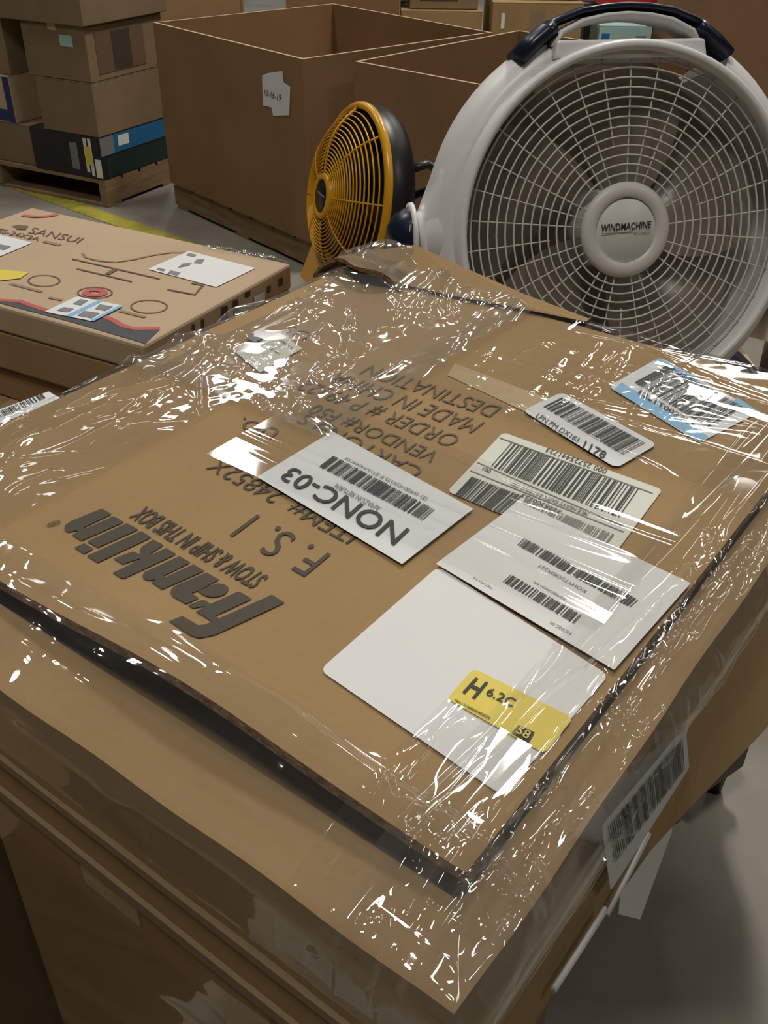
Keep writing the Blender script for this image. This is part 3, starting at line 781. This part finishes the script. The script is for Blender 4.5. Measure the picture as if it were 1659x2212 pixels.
top_text('SANSUI', [(60, 503), (171, 526), (182, 514), (70, 490)], M['brown_print'], 0.0, 0.15)
top_poly('logo_print', [(23.6, 489), (39, 485.5), (62, 488), (55, 496), (36, 495), (31, 490)], M['brown_print'], 0.0012)
top_text('ES-24X3A', [(-8, 501), (82, 521), (90, 513), (1, 493)], M['brown_print'], 0.01)
stroke('print_rule', [(94, 521), (130, 529)], 0.010, M['soft_print'])
stroke('line_drawing', [(166, 580), (285, 608)], 0.0042, M['brown_print'])
stroke('line_drawing', [(156, 559), (240, 578), (345, 602)], 0.0042, M['brown_print'])
stroke('line_drawing', [(231, 592), (252, 580)], 0.010, M['brown_print'], 0.0014)
stroke('line_drawing', [(362, 625), (421, 636), (438, 616), (414, 611)], 0.0055, M['brown_print'])
stroke('line_drawing', [(178, 547), (186, 556), (215, 563), (250, 566), (290, 560), (330, 551), (370, 545), (402, 545)], 0.005, M['soft_print'])
stroke('line_drawing', [(565, 550), (622, 566)], 0.0042, M['brown_print'])
for c in ((205, 632, 37, 12), (322, 662, 39, 14), (95, 606, 34, 12)):
    stroke('round_icon', ell(*c), 0.0028, M['brown_print'], closed=True)
stroke('red_icon', ell(205, 632, 20, 6), 0.012, M['red_print'], 0.0014, closed=True)
for a, b in (((22, 612), (90, 630)), ((105, 642), (134, 648)), ((258, 671), (314, 685))):
    stroke('caption_print', [a, b], 0.007, M['soft_print'])
al = on_top('address_label', *round_quad_st((0.02, 0.03)), [(319, 581), (467, 620), (552, 579), (408, 542)], M['paper'], 0.0016)
al['label'] = 'large white label with grey print'
for q in (((338, 582), (353, 586), (358, 582), (343, 578)), ((362, 590), (384, 595), (390, 588), (368, 584)), ((384, 578), (408, 574), (415, 567), (395, 569)), ((418, 568), (436, 569), (442, 560), (425, 560)), ((402, 551), (420, 555), (425, 550), (408, 546))):
    on_top('label_block', np.array([(0, 0), (1, 0), (1, 1), (0, 1)]), [(0, 1, 2, 3)], q, M['grey_ink'], 0.0022, al)
bl2 = on_top('return_label', *round_quad_st((0.03, 0.05)), [(96, 673), (201, 694), (266, 660), (166, 640)], M['paper_cool'], 0.0022)
bl2['label'] = 'double label with a light blue stripe'
sq = (np.array([(0, 0), (1, 0), (1, 1), (0, 1)]), [(0, 1, 2, 3)])
for q, k in ((((143, 681), (152, 684), (220, 651), (211, 649)), 'blue_label'), (((196, 691), (203, 693), (266, 661), (259, 659)), 'blue_label')):
    on_top('blue_band', *sq, q, M[k], 0.0027, bl2)
for q in (((122, 670), (145, 674), (160, 667), (139, 663)), ((157, 656), (175, 659), (190, 649), (173, 646)), ((166, 681), (198, 687), (216, 676), (182, 671)), ((205, 667), (228, 671), (244, 662), (215, 657))):
    on_top('barcode', *sq, q, M['grey_ink'], 0.0029, bl2)
al2 = on_top('address_label', *sq, [(-80, 532), (2, 553), (70, 524), (-30, 500)], M['paper_cool'], 0.0016)
al2['label'] = 'white label cut by the left frame edge'
on_top('barcode', *sq, [(-30, 533), (10, 540), (24, 532), (-20, 524)], M['grey_ink'], 0.0022, al2)
on_top('yellow_sticker', *sq, [(-20, 608), (44, 601), (62, 588), (-20, 580)], M['yellow_label'], 0.0016)
# marks on its right wall
_so = SN - EL * 0.0035
def wallq(p): return on_plane(p, _so, EL)
for q in (((415, 701), (421, 700), (421, 720), (415, 721)), ((435, 691), (441, 689), (441, 712), (436, 714)), ((478, 664), (492, 660), (493, 688), (479, 693)), ((503, 651), (515, 646), (516, 673), (504, 680)), ((530, 632), (541, 627), (541, 640), (530, 645)), ((577, 620), (585, 616), (585, 630), (577, 634)), ((602, 603), (611, 599), (611, 616), (602, 620))):
    obj('handling_mark', [wallq(p) for p in q], [(0, 3, 2, 1)], M['ink'], MC)
obj('wall_sticker', [wallq(p) for p in ((549, 641), (572, 629), (573, 652), (550, 664))], [(0, 3, 2, 1)], M['paper'], MC)
# crinkled clear tape at its back edge
def crinkle():
    n, m = 30, 8; r = np.random.default_rng(3)
    a, b, c, d = [mp(p, 0.002) for p in ((452, 530), (600, 557), (590, 563), (440, 535))]
    S, T = np.meshgrid(np.linspace(0, 1, n), np.linspace(0, 1, m))
    P = bilin([d, c, b, a], np.stack([S.ravel(), T.ravel()], 1)); P[:, 2] += np.abs(crumple(S * 0.15, T * 0.02, 90, 0.002, r, 3)).ravel() * (1 - T.ravel() * 0.3)
    obj('clear_tape', P, grid(n, m), M['film_soft'], MC, smooth=True)
crinkle()
carton('slim_carton', 'slim brown carton directly under the printed monitor carton', SN + ER * 0.01 + EL * 0.01, ER, EL, 0.39, 0.61, 0.735, 0.799, M['card2'], tape=False)
carton('tan_carton', 'tan carton third from the top of the left pile', SN - ER * 0.04 - EL * 0.02, ER, EL, 0.44, 0.66, 0.40, 0.734, M['card'])
carton('bottom_carton', 'brown carton at the floor of the left pile', SN - ER * 0.02, ER, EL, 0.42, 0.64, 0.0, 0.399, M['card2'])

# ================================================================== white floor fan
FC = CAM + ray((1350, 497)) * 1.42
FB = tuple(k * 0.96 for k in basis((0.15, -0.947, 0.284)))
def fl(x, y, z): return FC + FB[0] * x + FB[1] * y + FB[2] * z
WF = thing('floor_fan', 'large white round floor fan with grey wire grille and navy carry handle', 'fan', (FC[0], FC[1] + 0.06, 0.74))
def part(name, vf, mat, parent, smooth=True, bev=0): 
    o = obj(name, vf[0], vf[1], mat, parent, smooth=smooth)
    if bev: bevel_obj(o, bev)
    return o
GZ = 0.014                                    # bezel front stands proud of the recessed grille
part('bezel', lathe(FC, FB, [(0.248, GZ - 0.03), (0.248, GZ - 0.002), (0.251, GZ + 0.005), (0.256, GZ + 0.007), (0.261, GZ + 0.003), (0.2635, GZ - 0.006), (0.266, GZ - 0.026)], 96), M['white_plastic'], WF)
_g = math.radians(29)
part('housing', lathe(FC, FB, [(0.255, GZ - 0.026), (0.265, GZ - 0.018), (0.277, GZ - 0.024), (0.287, GZ - 0.036), (0.296, GZ - 0.050), (0.298, GZ - 0.085), (0.290, GZ - 0.13), (0.275, GZ - 0.165), (0.255, GZ - 0.175), (0.250, GZ - 0.16), (0.262, GZ - 0.13), (0.270, GZ - 0.06), (0.255, GZ - 0.026)], 96, PI / 2 - 0.07 + _g, PI / 2 - 0.07 - _g + 2 * PI), M['white_plastic'], WF)
def dome(r): return GZ - 0.016 + 0.003 * (1 - (r / 0.25) ** 2)
gr = part('front_grille', lathe(FC, FB, [(0.0475, dome(0.05) + 0.004), (0.052, dome(0.05) + 0.008), (0.066, dome(0.05) + 0.007), (0.070, dome(0.06)), (0.068, dome(0.06) - 0.008)], 64), M['grille_grey'], WF)
for i in range(13):
    r = 0.0815 + i * 0.0132
    part('ring', tube([fl(r * math.cos(a), r * math.sin(a), dome(r)) for a in np.linspace(0, 2 * PI, 72, endpoint=False)], 0.0014, 5, True, up=FB[2]), M['grille_grey'], gr)
for i in range(34):
    a = 2 * PI * (i + 0.5) / 34; r0 = 0.066 if i % 2 == 0 else (0.118 if i % 4 == 1 else 0.066)
    rs = np.linspace(r0, 0.249, 7)
    part('spoke', tube([fl(r * math.cos(a), r * math.sin(a), dome(r) - 0.002) for r in rs], 0.00115, 5, up=FB[2]), M['grille_grey'], gr)
hub = part('hub_cap', lathe(FC, FB, [(0.0, dome(0.05) + 0.0055), (0.044, dome(0.05) + 0.0045), (0.0470, dome(0.05) + 0.001), (0.049, dome(0.05) + 0.003)], 64), M['grey_plastic'], WF)
st, Fc_ = text_mesh('WINDMACHINE', 0.018, 0.12)
obj('logo_print', [fl(-0.0405 + 0.079 * s, -0.0005 + 0.0105 * t + 0.0022 * s, dome(0.05) + 0.0068) for s, t in st], Fc_, M['black_ink'], hub)
obj('logo_rule', [fl(-0.040, -0.0048, dome(0.05) + 0.0066), fl(0.010, -0.0030, dome(0.05) + 0.0066), fl(0.010, -0.0018, dome(0.05) + 0.0066), fl(-0.040, -0.0034, dome(0.05) + 0.0066)], [(0, 1, 2, 3)], M['grey_ink'], hub)
st, Fc_ = text_mesh('BY LASKO', 0.01)
obj('logo_print', [fl(0.012 + 0.026 * s, -0.0062 + 0.0036 * t, dome(0.05) + 0.0066) for s, t in st], Fc_, M['soft_print'], hub)
# blades, motor and back guard
mo = part('motor', lathe(FC, FB, [(0.0, GZ - 0.045), (0.050, GZ - 0.047), (0.055, GZ - 0.06), (0.062, GZ - 0.15), (0.0, GZ - 0.165)], 40), M['grey_plastic'], WF)
for k in range(5):
    V = []; n1, n2 = 9, 9
    for j in range(n2):
        rr = 0.055 + (0.232 - 0.055) * j / (n2 - 1); sp = 0.46 + 0.20 * (j / (n2 - 1)); off = 0.55 * (j / (n2 - 1)) ** 1.3
        for i in range(n1):
            t = i / (n1 - 1); a = 2 * PI * k / 5 + off + (t - 0.5) * 2 * sp
            V.append(fl(rr * math.cos(a), rr * math.sin(a), GZ - 0.06 - 0.05 * t + 0.008 * math.sin(PI * t)))
    part('blade', (V, grid(n1, n2)), M['blade'], WF)
part('added_rear_disc', lathe(FC, FB, [(0.262, GZ - 0.155), (0.250, GZ - 0.168), (0.06, GZ - 0.166)], 72), plain('taupe_backing', (0.29, 0.24, 0.18), 0.5), WF)  # added disc that hides the brightly lit carton top behind the blades
bg = part('back_guard', lathe(FC, FB, [(0.250, GZ - 0.168), (0.258, GZ - 0.174), (0.262, GZ - 0.170)], 72), M['grille_grey'], WF)
for r in (0.225, 0.19, 0.155, 0.12):
    part('ring', tube([fl(r * math.cos(a), r * math.sin(a), GZ - 0.172) for a in np.linspace(0, 2 * PI, 48, endpoint=False)], 0.0022, 4, True, up=FB[2]), M['grille_grey'], bg)
for i in range(60):
    a = 2 * PI * i / 60
    part('spoke', tube([fl(r * math.cos(a + 0.5 * (r - 0.06)), r * math.sin(a + 0.5 * (r - 0.06)), GZ - 0.172) for r in (0.06, 0.15, 0.255)], 0.0018, 4, up=FB[2]), M['grille_grey'], bg)
# carry handle
hx = -0.005
hp = [(hx + k * x, y) for k, x, y in ((-1, 0.152, 0.248), (-1, 0.134, 0.269), (-1, 0.105, 0.290), (-1, 0.068, 0.303), (-1, 0.032, 0.308), (1, 0, 0.3095), (1, 0.032, 0.308), (1, 0.068, 0.303), (1, 0.105, 0.290), (1, 0.134, 0.269), (1, 0.152, 0.248))]
hd = part('handle', tube([fl(x, y, GZ - 0.055) for x, y in hp], 0.0065, 10, up=FB[2], ry=0.036), M['navy'], WF)
for s_ in (-1, 1):
    part('grip_end', tube([fl(hx + s_ * x, y, GZ - 0.050) for x, y in ((0.158, 0.242), (0.136, 0.263), (0.118, 0.276), (0.108, 0.282))], 0.0135, 10, up=FB[2], ry=0.036), M['navy'], hd)
part('handle_lining', tube([fl(hx + k * x, y, GZ - 0.050) for k, x, y in ((-1, 0.110, 0.256), (-1, 0.098, 0.275), (-1, 0.066, 0.2895), (-1, 0.032, 0.296), (1, 0, 0.298), (1, 0.032, 0.296), (1, 0.066, 0.2895), (1, 0.098, 0.275), (1, 0.110, 0.256))], 0.0055, 8, up=FB[2], ry=0.034), M['white_plastic'], hd)
V = []
for z in (GZ - 0.075, GZ - 0.004):
    for x, y in ((-0.115, 0.238), (0.115, 0.238), (0.110, 0.2625), (-0.110, 0.2625)): V.append(fl(hx + x, y, z))
part('handle_base', (V, BOXF), M['white_plastic'], WF, False, 0.004)
# pivots, brackets and base
for s in (-1, 1):
    AX = (FB[1] * 1.0, FB[2] * s, FB[0] * s)
    c = fl(s * 0.285, 0.0, GZ - 0.075)
    part('pivot_boss', lathe(c, AX, [(0.052, -0.02), (0.046, 0.016), (0.038, 0.017), (0.036, 0.030), (0.0, 0.031)], 32), M['white_plastic'], WF)
    kb = part('tilt_knob', lathe(c, AX, [(0.0, 0.072), (0.018, 0.070), (0.033, 0.060), (0.042, 0.045), (0.044, 0.038)], 40), M['navy'], WF)
    part('knob_collar', lathe(c, AX, [(0.044, 0.038), (0.050, 0.037), (0.051, 0.031), (0.036, 0.030)], 40), M['white_plastic'], kb)
    c0 = np.array([c[0] + s * 0.034, c[1], c[2]])
    P = [c0 + np.array([s * 0.0, 0, 0.03]), c0 + np.array([s * 0.006, 0, -0.10]), c0 + np.array([s * 0.012, 0.0, 0.76 - c0[2] + 0.02])]
    part('support_arm', tube(P, 0.007, 8, up=(0, 1, 0), ry=0.045), M['navy'], WF)
    f0 = c0 + np.array([s * 0.012, 0, 0.755 - c0[2]])
    part('foot', tube([f0 + np.array([0, -0.17, 0]), f0 + np.array([0, -0.08, 0.010]), f0 + np.array([0, 0.08, 0.010]), f0 + np.array([0, 0.17, 0])], 0.018, 8, ry=0.0148), M['navy'], WF)
    # flat cheek of the housing beside the pivot
    V = []
    for z in (GZ - 0.11, GZ - 0.035):
        for x, y in ((0.262, -0.19), (0.306, -0.13), (0.306, 0.030), (0.276, 0.10)): V.append(fl(s * x, y, z))
    part('housing_cheek', (V, BOXF), M['white_plastic'], WF, False, 0.006)
# ---- box the fans stand on
carton('fan_carton', 'wide brown carton behind the wrapped carton, carrying both fans', (-0.115, 1.24, 0), (1, 0, 0), (0, 1, 0), 0.81, 0.92, 0.40, 0.739, M['card2'])
carton('fan_base_carton', 'lower brown carton at the floor beneath the fan carton', (-0.10, 1.66, 0), (1, 0, 0), (0, 1, 0), 0.78, 0.48, 0.0, 0.399, M['card2'])

# ================================================================== yellow fan
YC = CAM + ray((757, 430)) * 1.88
YB = basis((-0.91, -0.39, 0.20))
def yl_(x, y, z): return YC + YB[0] * x + YB[1] * y + YB[2] * z
YF = thing('yellow_fan', 'yellow grille drum fan with black body turned sideways beside the white fan', 'fan', (YC[0], YC[1], 0.74))
YR = 0.178
def bowl(r): return 0.058 * (1 - (min(r, 0.165) / 0.165) ** 4.0)
part('drum', lathe(YC, YB, [(0.170, 0.0), (0.174, -0.006), (0.172, -0.040), (0.160, -0.058), (0.145, -0.066), (0.06, -0.072), (0.0, -0.072)], 64), M['black'], YF)
part('inner_drum', lathe(YC, YB, [(0.164, 0.0), (0.164, -0.05), (0.05, -0.06), (0.0, -0.06)], 48), M['black'], YF)
yg = part('front_grille', lathe(YC, YB, [(0.162, 0.002), (0.165, 0.007), (0.171, 0.006), (0.175, 0.001), (0.176, -0.005), (0.171, -0.009)], 80), M['yellow'], YF)
for i in range(17):
    r = 0.046 + i * (0.163 - 0.046) / 17
    part('ring', tube([yl_(r * math.cos(a), r * math.sin(a), bowl(r)) for a in np.linspace(0, 2 * PI, 64, endpoint=False)], 0.0013, 5, True, up=YB[2], ry=0.0019), M['yellow'], yg)
for i in range(8):
    a = 2 * PI * i / 8 + 0.2
    part('spoke', tube([yl_(r * math.cos(a), r * math.sin(a), bowl(r) - 0.001) for r in np.linspace(0.036, 0.168, 12)], 0.0017, 5, up=YB[2], ry=0.0035), M['yellow'], yg)
yh = part('hub_ring', lathe(YC, YB, [(0.030, 0.060), (0.033, 0.064), (0.041, 0.062), (0.044, 0.054), (0.040, 0.046)], 40), M['yellow'], YF)
part('hub_badge', lathe(YC, YB, [(0.0, 0.061), (0.0315, 0.061), (0.032, 0.056)], 32), M['black'], yh)
obj('badge_mark', [yl_(-0.02, 0.001, 0.0616), yl_(0.018, 0.001, 0.0616), yl_(0.018, 0.005, 0.0616), yl_(-0.02, 0.005, 0.0616)], [(0, 1, 2, 3)], M['grey_ink'], yh)
for k in range(4):
    V = []
    for j in range(6):
        rr = 0.03 + 0.12 * j / 5
        for i in range(6):
            t = i / 5; a = 2 * PI * k / 4 + 0.5 * j / 5 + (t - 0.5) * 0.9; V.append(yl_(rr * math.cos(a), rr * math.sin(a), -0.015 - 0.03 * t))
    part('blade', (V, grid(6, 6)), M['black'], YF)
part('rear_handle', tube([yl_(0.115, 0.09, -0.055), yl_(0.120, 0.105, -0.085), yl_(0.118, 0.095, -0.112), yl_(0.10, 0.06, -0.118), yl_(0.09, 0.03, -0.065)], 0.008, 8), M['black'], YF)
# yellow foot at the bottom of the ring and black stand
V = []
for z in (-0.012, 0.014):
    for x, y in ((-0.13, -0.13), (0.13, -0.13), (0.17, -0.215), (-0.17, -0.215)): V.append(yl_(x, y, z))
part('foot_flare', (V, BOXF), M['yellow'], YF, False, 0.006)
for s in (-1, 1):
    p = yl_(s * 0.15, -0.20, -0.01); q = yl_(s * 0.15, -0.19, -0.13)
    part('stand_leg', tube([yl_(s * 0.172, 0.0, -0.05), yl_(s * 0.178, -0.12, -0.05), np.array([p[0], p[1], 0.752])], 0.009, 8), M['black'], YF)
    part('stand_foot', tube([np.array([p[0], p[1], 0.752]), np.array([q[0], q[1], 0.752])], 0.011, 8), M['black'], YF)

# ================================================================== open pallet boxes behind
def pallet(name, label, o, ea, eb, a, b, h=0.13):
    o = np.asarray(o, float); c = o + np.asarray(ea) * a / 2 + np.asarray(eb) * b / 2
    t = thing(name, label, 'pallet', (c[0], c[1], 0))
    n = 7
    for i in range(n):
        w = a / n
        obj('deck_board', box_v(o, ea, eb, i * w + w * 0.86, b, h - 0.018, h, i * w, 0), BOXF, M['wood'], t)
    for f in (0.0, 0.5, 1.0):
        s = f * (b - 0.045)
        obj('stringer', box_v(o, ea, eb, a, s + 0.045, 0.016, h - 0.018, 0, s), BOXF, M['wood'], t)
    for f in (0.0, 0.45, 0.9):
        obj('bottom_board', box_v(o, ea, eb, f * a + 0.10, b, 0.0, 0.016, f * a, 0), BOXF, M['wood'], t)
    return t
def gaylord(name, label, o, ea, eb, a, b, z0, z1, group):
    o = np.asarray(o, float); ea = np.asarray(ea, float); eb = np.asarray(eb, float)
    c = o + ea * a / 2 + eb * b / 2
    t = thing(name, label, 'box', (c[0], c[1], z0), group)
    th = 0.014
    fm = [1 if k == 1 else 0 for k in range(6)]
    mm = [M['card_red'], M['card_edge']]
    obj('side_panel', box_v(o, ea, eb, a, th, z0, z1, 0, 0), BOXF, mm, t, fm=fm)
    obj('side_panel', box_v(o, ea, eb, a, b, z0, z1, 0, b - th), BOXF, mm, t, fm=fm)
    obj('side_panel', box_v(o, ea, eb, th, b - th, z0, z1, 0, th), BOXF, mm, t, fm=fm)
    obj('side_panel', box_v(o, ea, eb, a, b - th, z0, z1, a - th, th), BOXF, mm, t, fm=fm)
    obj('bottom_panel', box_v(o, ea, eb, a - th, b - th, z0, z0 + 0.012, th, th), BOXF, M['card_red'], t)
    return t
GA = np.array([0.753, 0.658, 0.0]); GB = np.array([-0.712, 0.702, 0.0]); GB = np.array([-GA[1], GA[0], 0.0])
G0 = np.array([-0.335, 4.075, 0.0])
g1 = gaylord('pallet_box', 'tall open brown pallet box with a white paper note on its side', G0, GA, GB, 1.05, 1.14, 0.13, 0.85, 'open pallet boxes')
# paper note on its left-front wall
def gw(p, off=0.003): return on_plane(p, G0 - GA * off, GA)
note = obj('paper_note', [gw(p) for p in ((566, 163), (578, 158), (610, 153), (613, 178), (627, 187), (625, 249), (590, 250), (586, 232), (568, 228))], [(0, 8, 7, 6, 5, 4, 3, 2, 1)], M['paper_cool'], g1)
st, Fc_ = text_mesh('10-16-19', 0.0)
obj('note_text', bilin([gw(p, 0.0045) for p in ((570, 206), (606, 219), (608, 205), (572, 193))], st), [f[::-1] for f in Fc_], M['black_ink'], note)
pallet('pallet', 'wooden pallet under the tall open pallet box', G0 + GA * 0.02 + GB * -0.03, GB, GA, 1.18, 1.0)
g2 = gaylord('pallet_box', 'open brown pallet box right behind the white fan', (0.645, 3.34, 0.0), (0.67, 0.742, 0.0), (-0.742, 0.67, 0.0), 1.06, 1.05, 0.13, 0.85, 'open pallet boxes')
pallet('pallet', 'wooden pallet under the pallet box behind the white fan', (0.655, 3.36, 0.0), (-0.742, 0.67, 0.0), (0.67, 0.742, 0.0), 1.02, 1.02)
g3 = gaylord('pallet_box', 'open brown pallet box at the right frame edge beyond the fan', (2.24, 3.30, 0.0), (0.67, 0.742, 0.0), (-0.742, 0.67, 0.0), 1.05, 0.95, 0.0, 0.85, 'open pallet boxes')

# ================================================================== stacks on the left
SR = np.array([0.47, 0.883, 0.0]); SL = np.array([-0.883, 0.47, 0.0]); S0 = np.array([-1.41, 4.92, 0.0])
pallet('pallet', 'wooden pallet under the carton stacks at the far left', S0 - SR * 0.0, SR, SL, 0.95, 1.5, 0.135)
dk = thing('printed_carton', 'black and blue printed carton at the bottom of the left stack', 'box', tuple(S0 + SL * 0.23 + SR * 0.25 + np.array([0, 0, 0.136])))
bevel_obj(obj('carton_body', box_v(S0, SR, SL, 0.52, 0.46, 0.136, 0.338), BOXF, M['dark_card'], dk), 0.004)
pane('blue_panel', S0, SR, None, 0.10, 0.515, 0.250, 0.336, M['blue_card'], dk)
pane('grey_corner', S0, SR, None, 0.002, 0.10, 0.250, 0.336, M['grey_ink'], dk, 0.0012)
pane('green_panel', S0, SR, None, 0.03, 0.515, 0.140, 0.240, M['green_card'], dk)
pane('white_sticker', S0, SR, None, 0.13, 0.21, 0.275, 0.325, M['paper'], dk, 0.003)
SLn = -SL
for s0, s1, t0, t1, mt in ((0.355, 0.375, 0.165, 0.33, 'paper_cool'), (0.385, 0.405, 0.15, 0.33, 'paper_cool'), (0.36, 0.40, 0.20, 0.29, 'yellow_label'), (0.26, 0.31, 0.17, 0.30, 'grey_ink'), (0.415, 0.455, 0.145, 0.235, 'paper')):
    pane('printed_panel', S0 + SL * 0.46, SLn, None, s0, s1, t0, t1, M[mt], dk, 0.0015 + 0.001 * (mt == 'yellow_label'))
b1 = carton('stack_carton', 'plain brown carton directly on the black and blue carton', S0 + SL * 0.0 + SR * 0.005, SR, SL, 0.52, 0.36, 0.339, 0.585, M['card_dull'], tape=False)
b2 = carton('stack_carton', 'brown carton with a green sticker and dark print in the left stack', S0 + SR * 0.01, SR, SL, 0.55, 0.40, 0.586, 0.83, M['card_dull'])
pane('green_sticker', S0 + SR * 0.01 + SL * 0.40, SLn, None, 0.24, 0.32, 0.735, 0.785, M['cyan_card'], b2, 0.002)
pane('dark_print', S0 + SR * 0.01, SR, None, 0.06, 0.40, 0.615, 0.80, M['brown_print'], b2, 0.002)
pane('emblem_print', S0 + SR * 0.01, SR, None, 0.17, 0.30, 0.62, 0.79, M['ink'], b2, 0.003)
carton('stack_carton', 'brown carton on top of the left stack, cut by the upper frame edge', S0 - SL * 0.02 - SR * 0.01, SR, SL, 0.60, 0.55, 0.831, 1.10, M['card_dull'])
S1 = S0 + SL * 0.56 + SR * 0.02
f1 = carton('stack_carton', 'carton with a pale label on the pallet beside the black carton', S1 - SL * 0.08, SR, SL, 0.5, 0.62, 0.136, 0.335, M['card_dull'], tape=False)
pane('pale_label', S1 - SL * 0.08 + SL * 0.62, SLn, None, 0.12, 0.36, 0.15, 0.31, M['paper_green'], f1, 0.002)
f2 = carton('stack_carton', 'carton with dark blue corner stripe at the left frame edge', S1, SR, SL, 0.5, 0.5, 0.336, 0.56, M['card_pale'], tape=False)
pane('blue_stripe', S1 + SL * 0.5, SLn, None, 0.455, 0.497, 0.34, 0.555, plain('dark_blue_print', (0.015, 0.025, 0.13), 0.5), f2, 0.002)
pane('blue_stripe', S1 + SL * 0.5, SLn, None, 0.0, 0.455, 0.345, 0.40, bpy.data.materials['dark_blue_print'], f2, 0.002)
carton('stack_carton', 'upright dull carton on the blue striped one', S1 + SR * 0.02, SR, SL, 0.45, 0.48, 0.561, 0.83, M['card_dull'])

# ================================================================== stacks far behind
def back_box(name, label, x0, x1, ytop, Y, D, zbot, mat, yaw=0.0, marks=(), cat='box', group='cartons far behind'):
    a = on_y((x0, 60), Y); b = on_y((x1, 60), Y); w = abs(b[0] - a[0]); zt = on_y(((x0 + x1) / 2, ytop), Y)[2]
    ea = np.array([math.cos(yaw), math.sin(yaw), 0]); eb = np.array([-ea[1], ea[0], 0])
    o = np.array([a[0], Y, 0.0])
    t = carton(name, label, o, ea, eb, w, D, zbot, max(zt, zbot + 0.05), mat, group, cat)
    for s0, s1, t0, t1, m in marks: pane('printed_panel', o, ea, None, s0 * w, s1 * w, t0, t1, M[m], t, 0.002)
    return t
back_box('back_carton', 'wide brown carton behind the left rim of the tall pallet box', 250, 520, -140, 6.6, 0.6, 0.0, M['card2'], 0.1)
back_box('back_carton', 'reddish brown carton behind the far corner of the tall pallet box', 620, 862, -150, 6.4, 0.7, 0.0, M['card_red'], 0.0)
back_box('back_carton', 'low tan carton carrying a grey printed one at the upper middle', 866, 1040, 24, 6.3, 0.5, 0.0, M['card'], 0.0)
back_box('back_carton', 'dull carton with dark lettering standing on the low tan one', 884, 1030, -120, 6.36, 0.4, 0.735, M['card_dull'], 0.0, ((0.15, 0.7, 0.78, 0.83, 'ink'),))
back_box('back_carton', 'tan carton with a white slip and grey print behind the second pallet box', 1062, 1256, 6, 6.2, 0.6, 0.0, M['card'], 0.0, ((0.10, 0.14, 0.66, 0.74, 'paper'), (0.42, 0.58, 0.60, 0.75, 'soft_print')))
back_box('back_carton', 'pale cyan packet above the tan carton with the white slip', 1110, 1250, -40, 6.3, 0.4, 0.81, M['cyan_card'], 0.0)
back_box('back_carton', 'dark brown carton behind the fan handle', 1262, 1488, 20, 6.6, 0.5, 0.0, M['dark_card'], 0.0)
back_box('back_carton', 'red printed carton at the upper edge above the fan handle', 1285, 1432, -60, 6.55, 0.4, 0.745, M['red_card'], 0.0)
back_box('back_carton', 'light blue package showing through the fan handle', 1296, 1410, 56, 6.2, 0.3, 0.0, M['cyan_card'], 0.0, ((0.05, 0.2, 0.60, 0.64, 'blue_card'), (0.7, 0.9, 0.58, 0.63, 'grey_ink')))
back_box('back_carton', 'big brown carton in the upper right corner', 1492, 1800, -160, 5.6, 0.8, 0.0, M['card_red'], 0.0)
# rear wall of the warehouse
wb = obj('wall_back', [(-9, 16, 0), (9, 16, 0), (9, 16, 5), (-9, 16, 5)], [(0, 1, 2, 3)], plain('dark_wall_panel', (0.10, 0.095, 0.085), 0.8), origin=(0, 16, 0))
tag(wb, 'dark rear wall of the warehouse', kind='structure')

# ================================================================== dark wooden bench on the floor, right
DB = np.array([0.812, 0.584, 0.0]); DC = np.array([-0.584, 0.812, 0.0]); D0 = np.array([0.566, 1.175, 0.0])
dbn = thing('dark_bench', 'dark reddish wooden bench corner with a short leg on the floor, right', 'bench', tuple(D0 + DB * 0.08 + DC * 0.2))
bevel_obj(obj('bench_top', box_v(D0, DB, DC, 0.165, 0.45, 0.085, 0.145), BOXF, M['maroon'], dbn), 0.006)
for s, t in ((0.005, 0.02), (0.13, 0.02), (0.005, 0.40), (0.13, 0.40)):
    c = D0 + DB * (s + 0.015) + DC * (t + 0.015)
    part('leg', lathe(np.array([c[0], c[1], 0.0]), (np.array([1.0, 0, 0]), np.array([0, 1.0, 0]), np.array([0, 0, 1.0])), [(0.0, 0.0), (0.014, 0.0), (0.017, 0.06), (0.017, 0.086)], 14), M['maroon'], dbn)
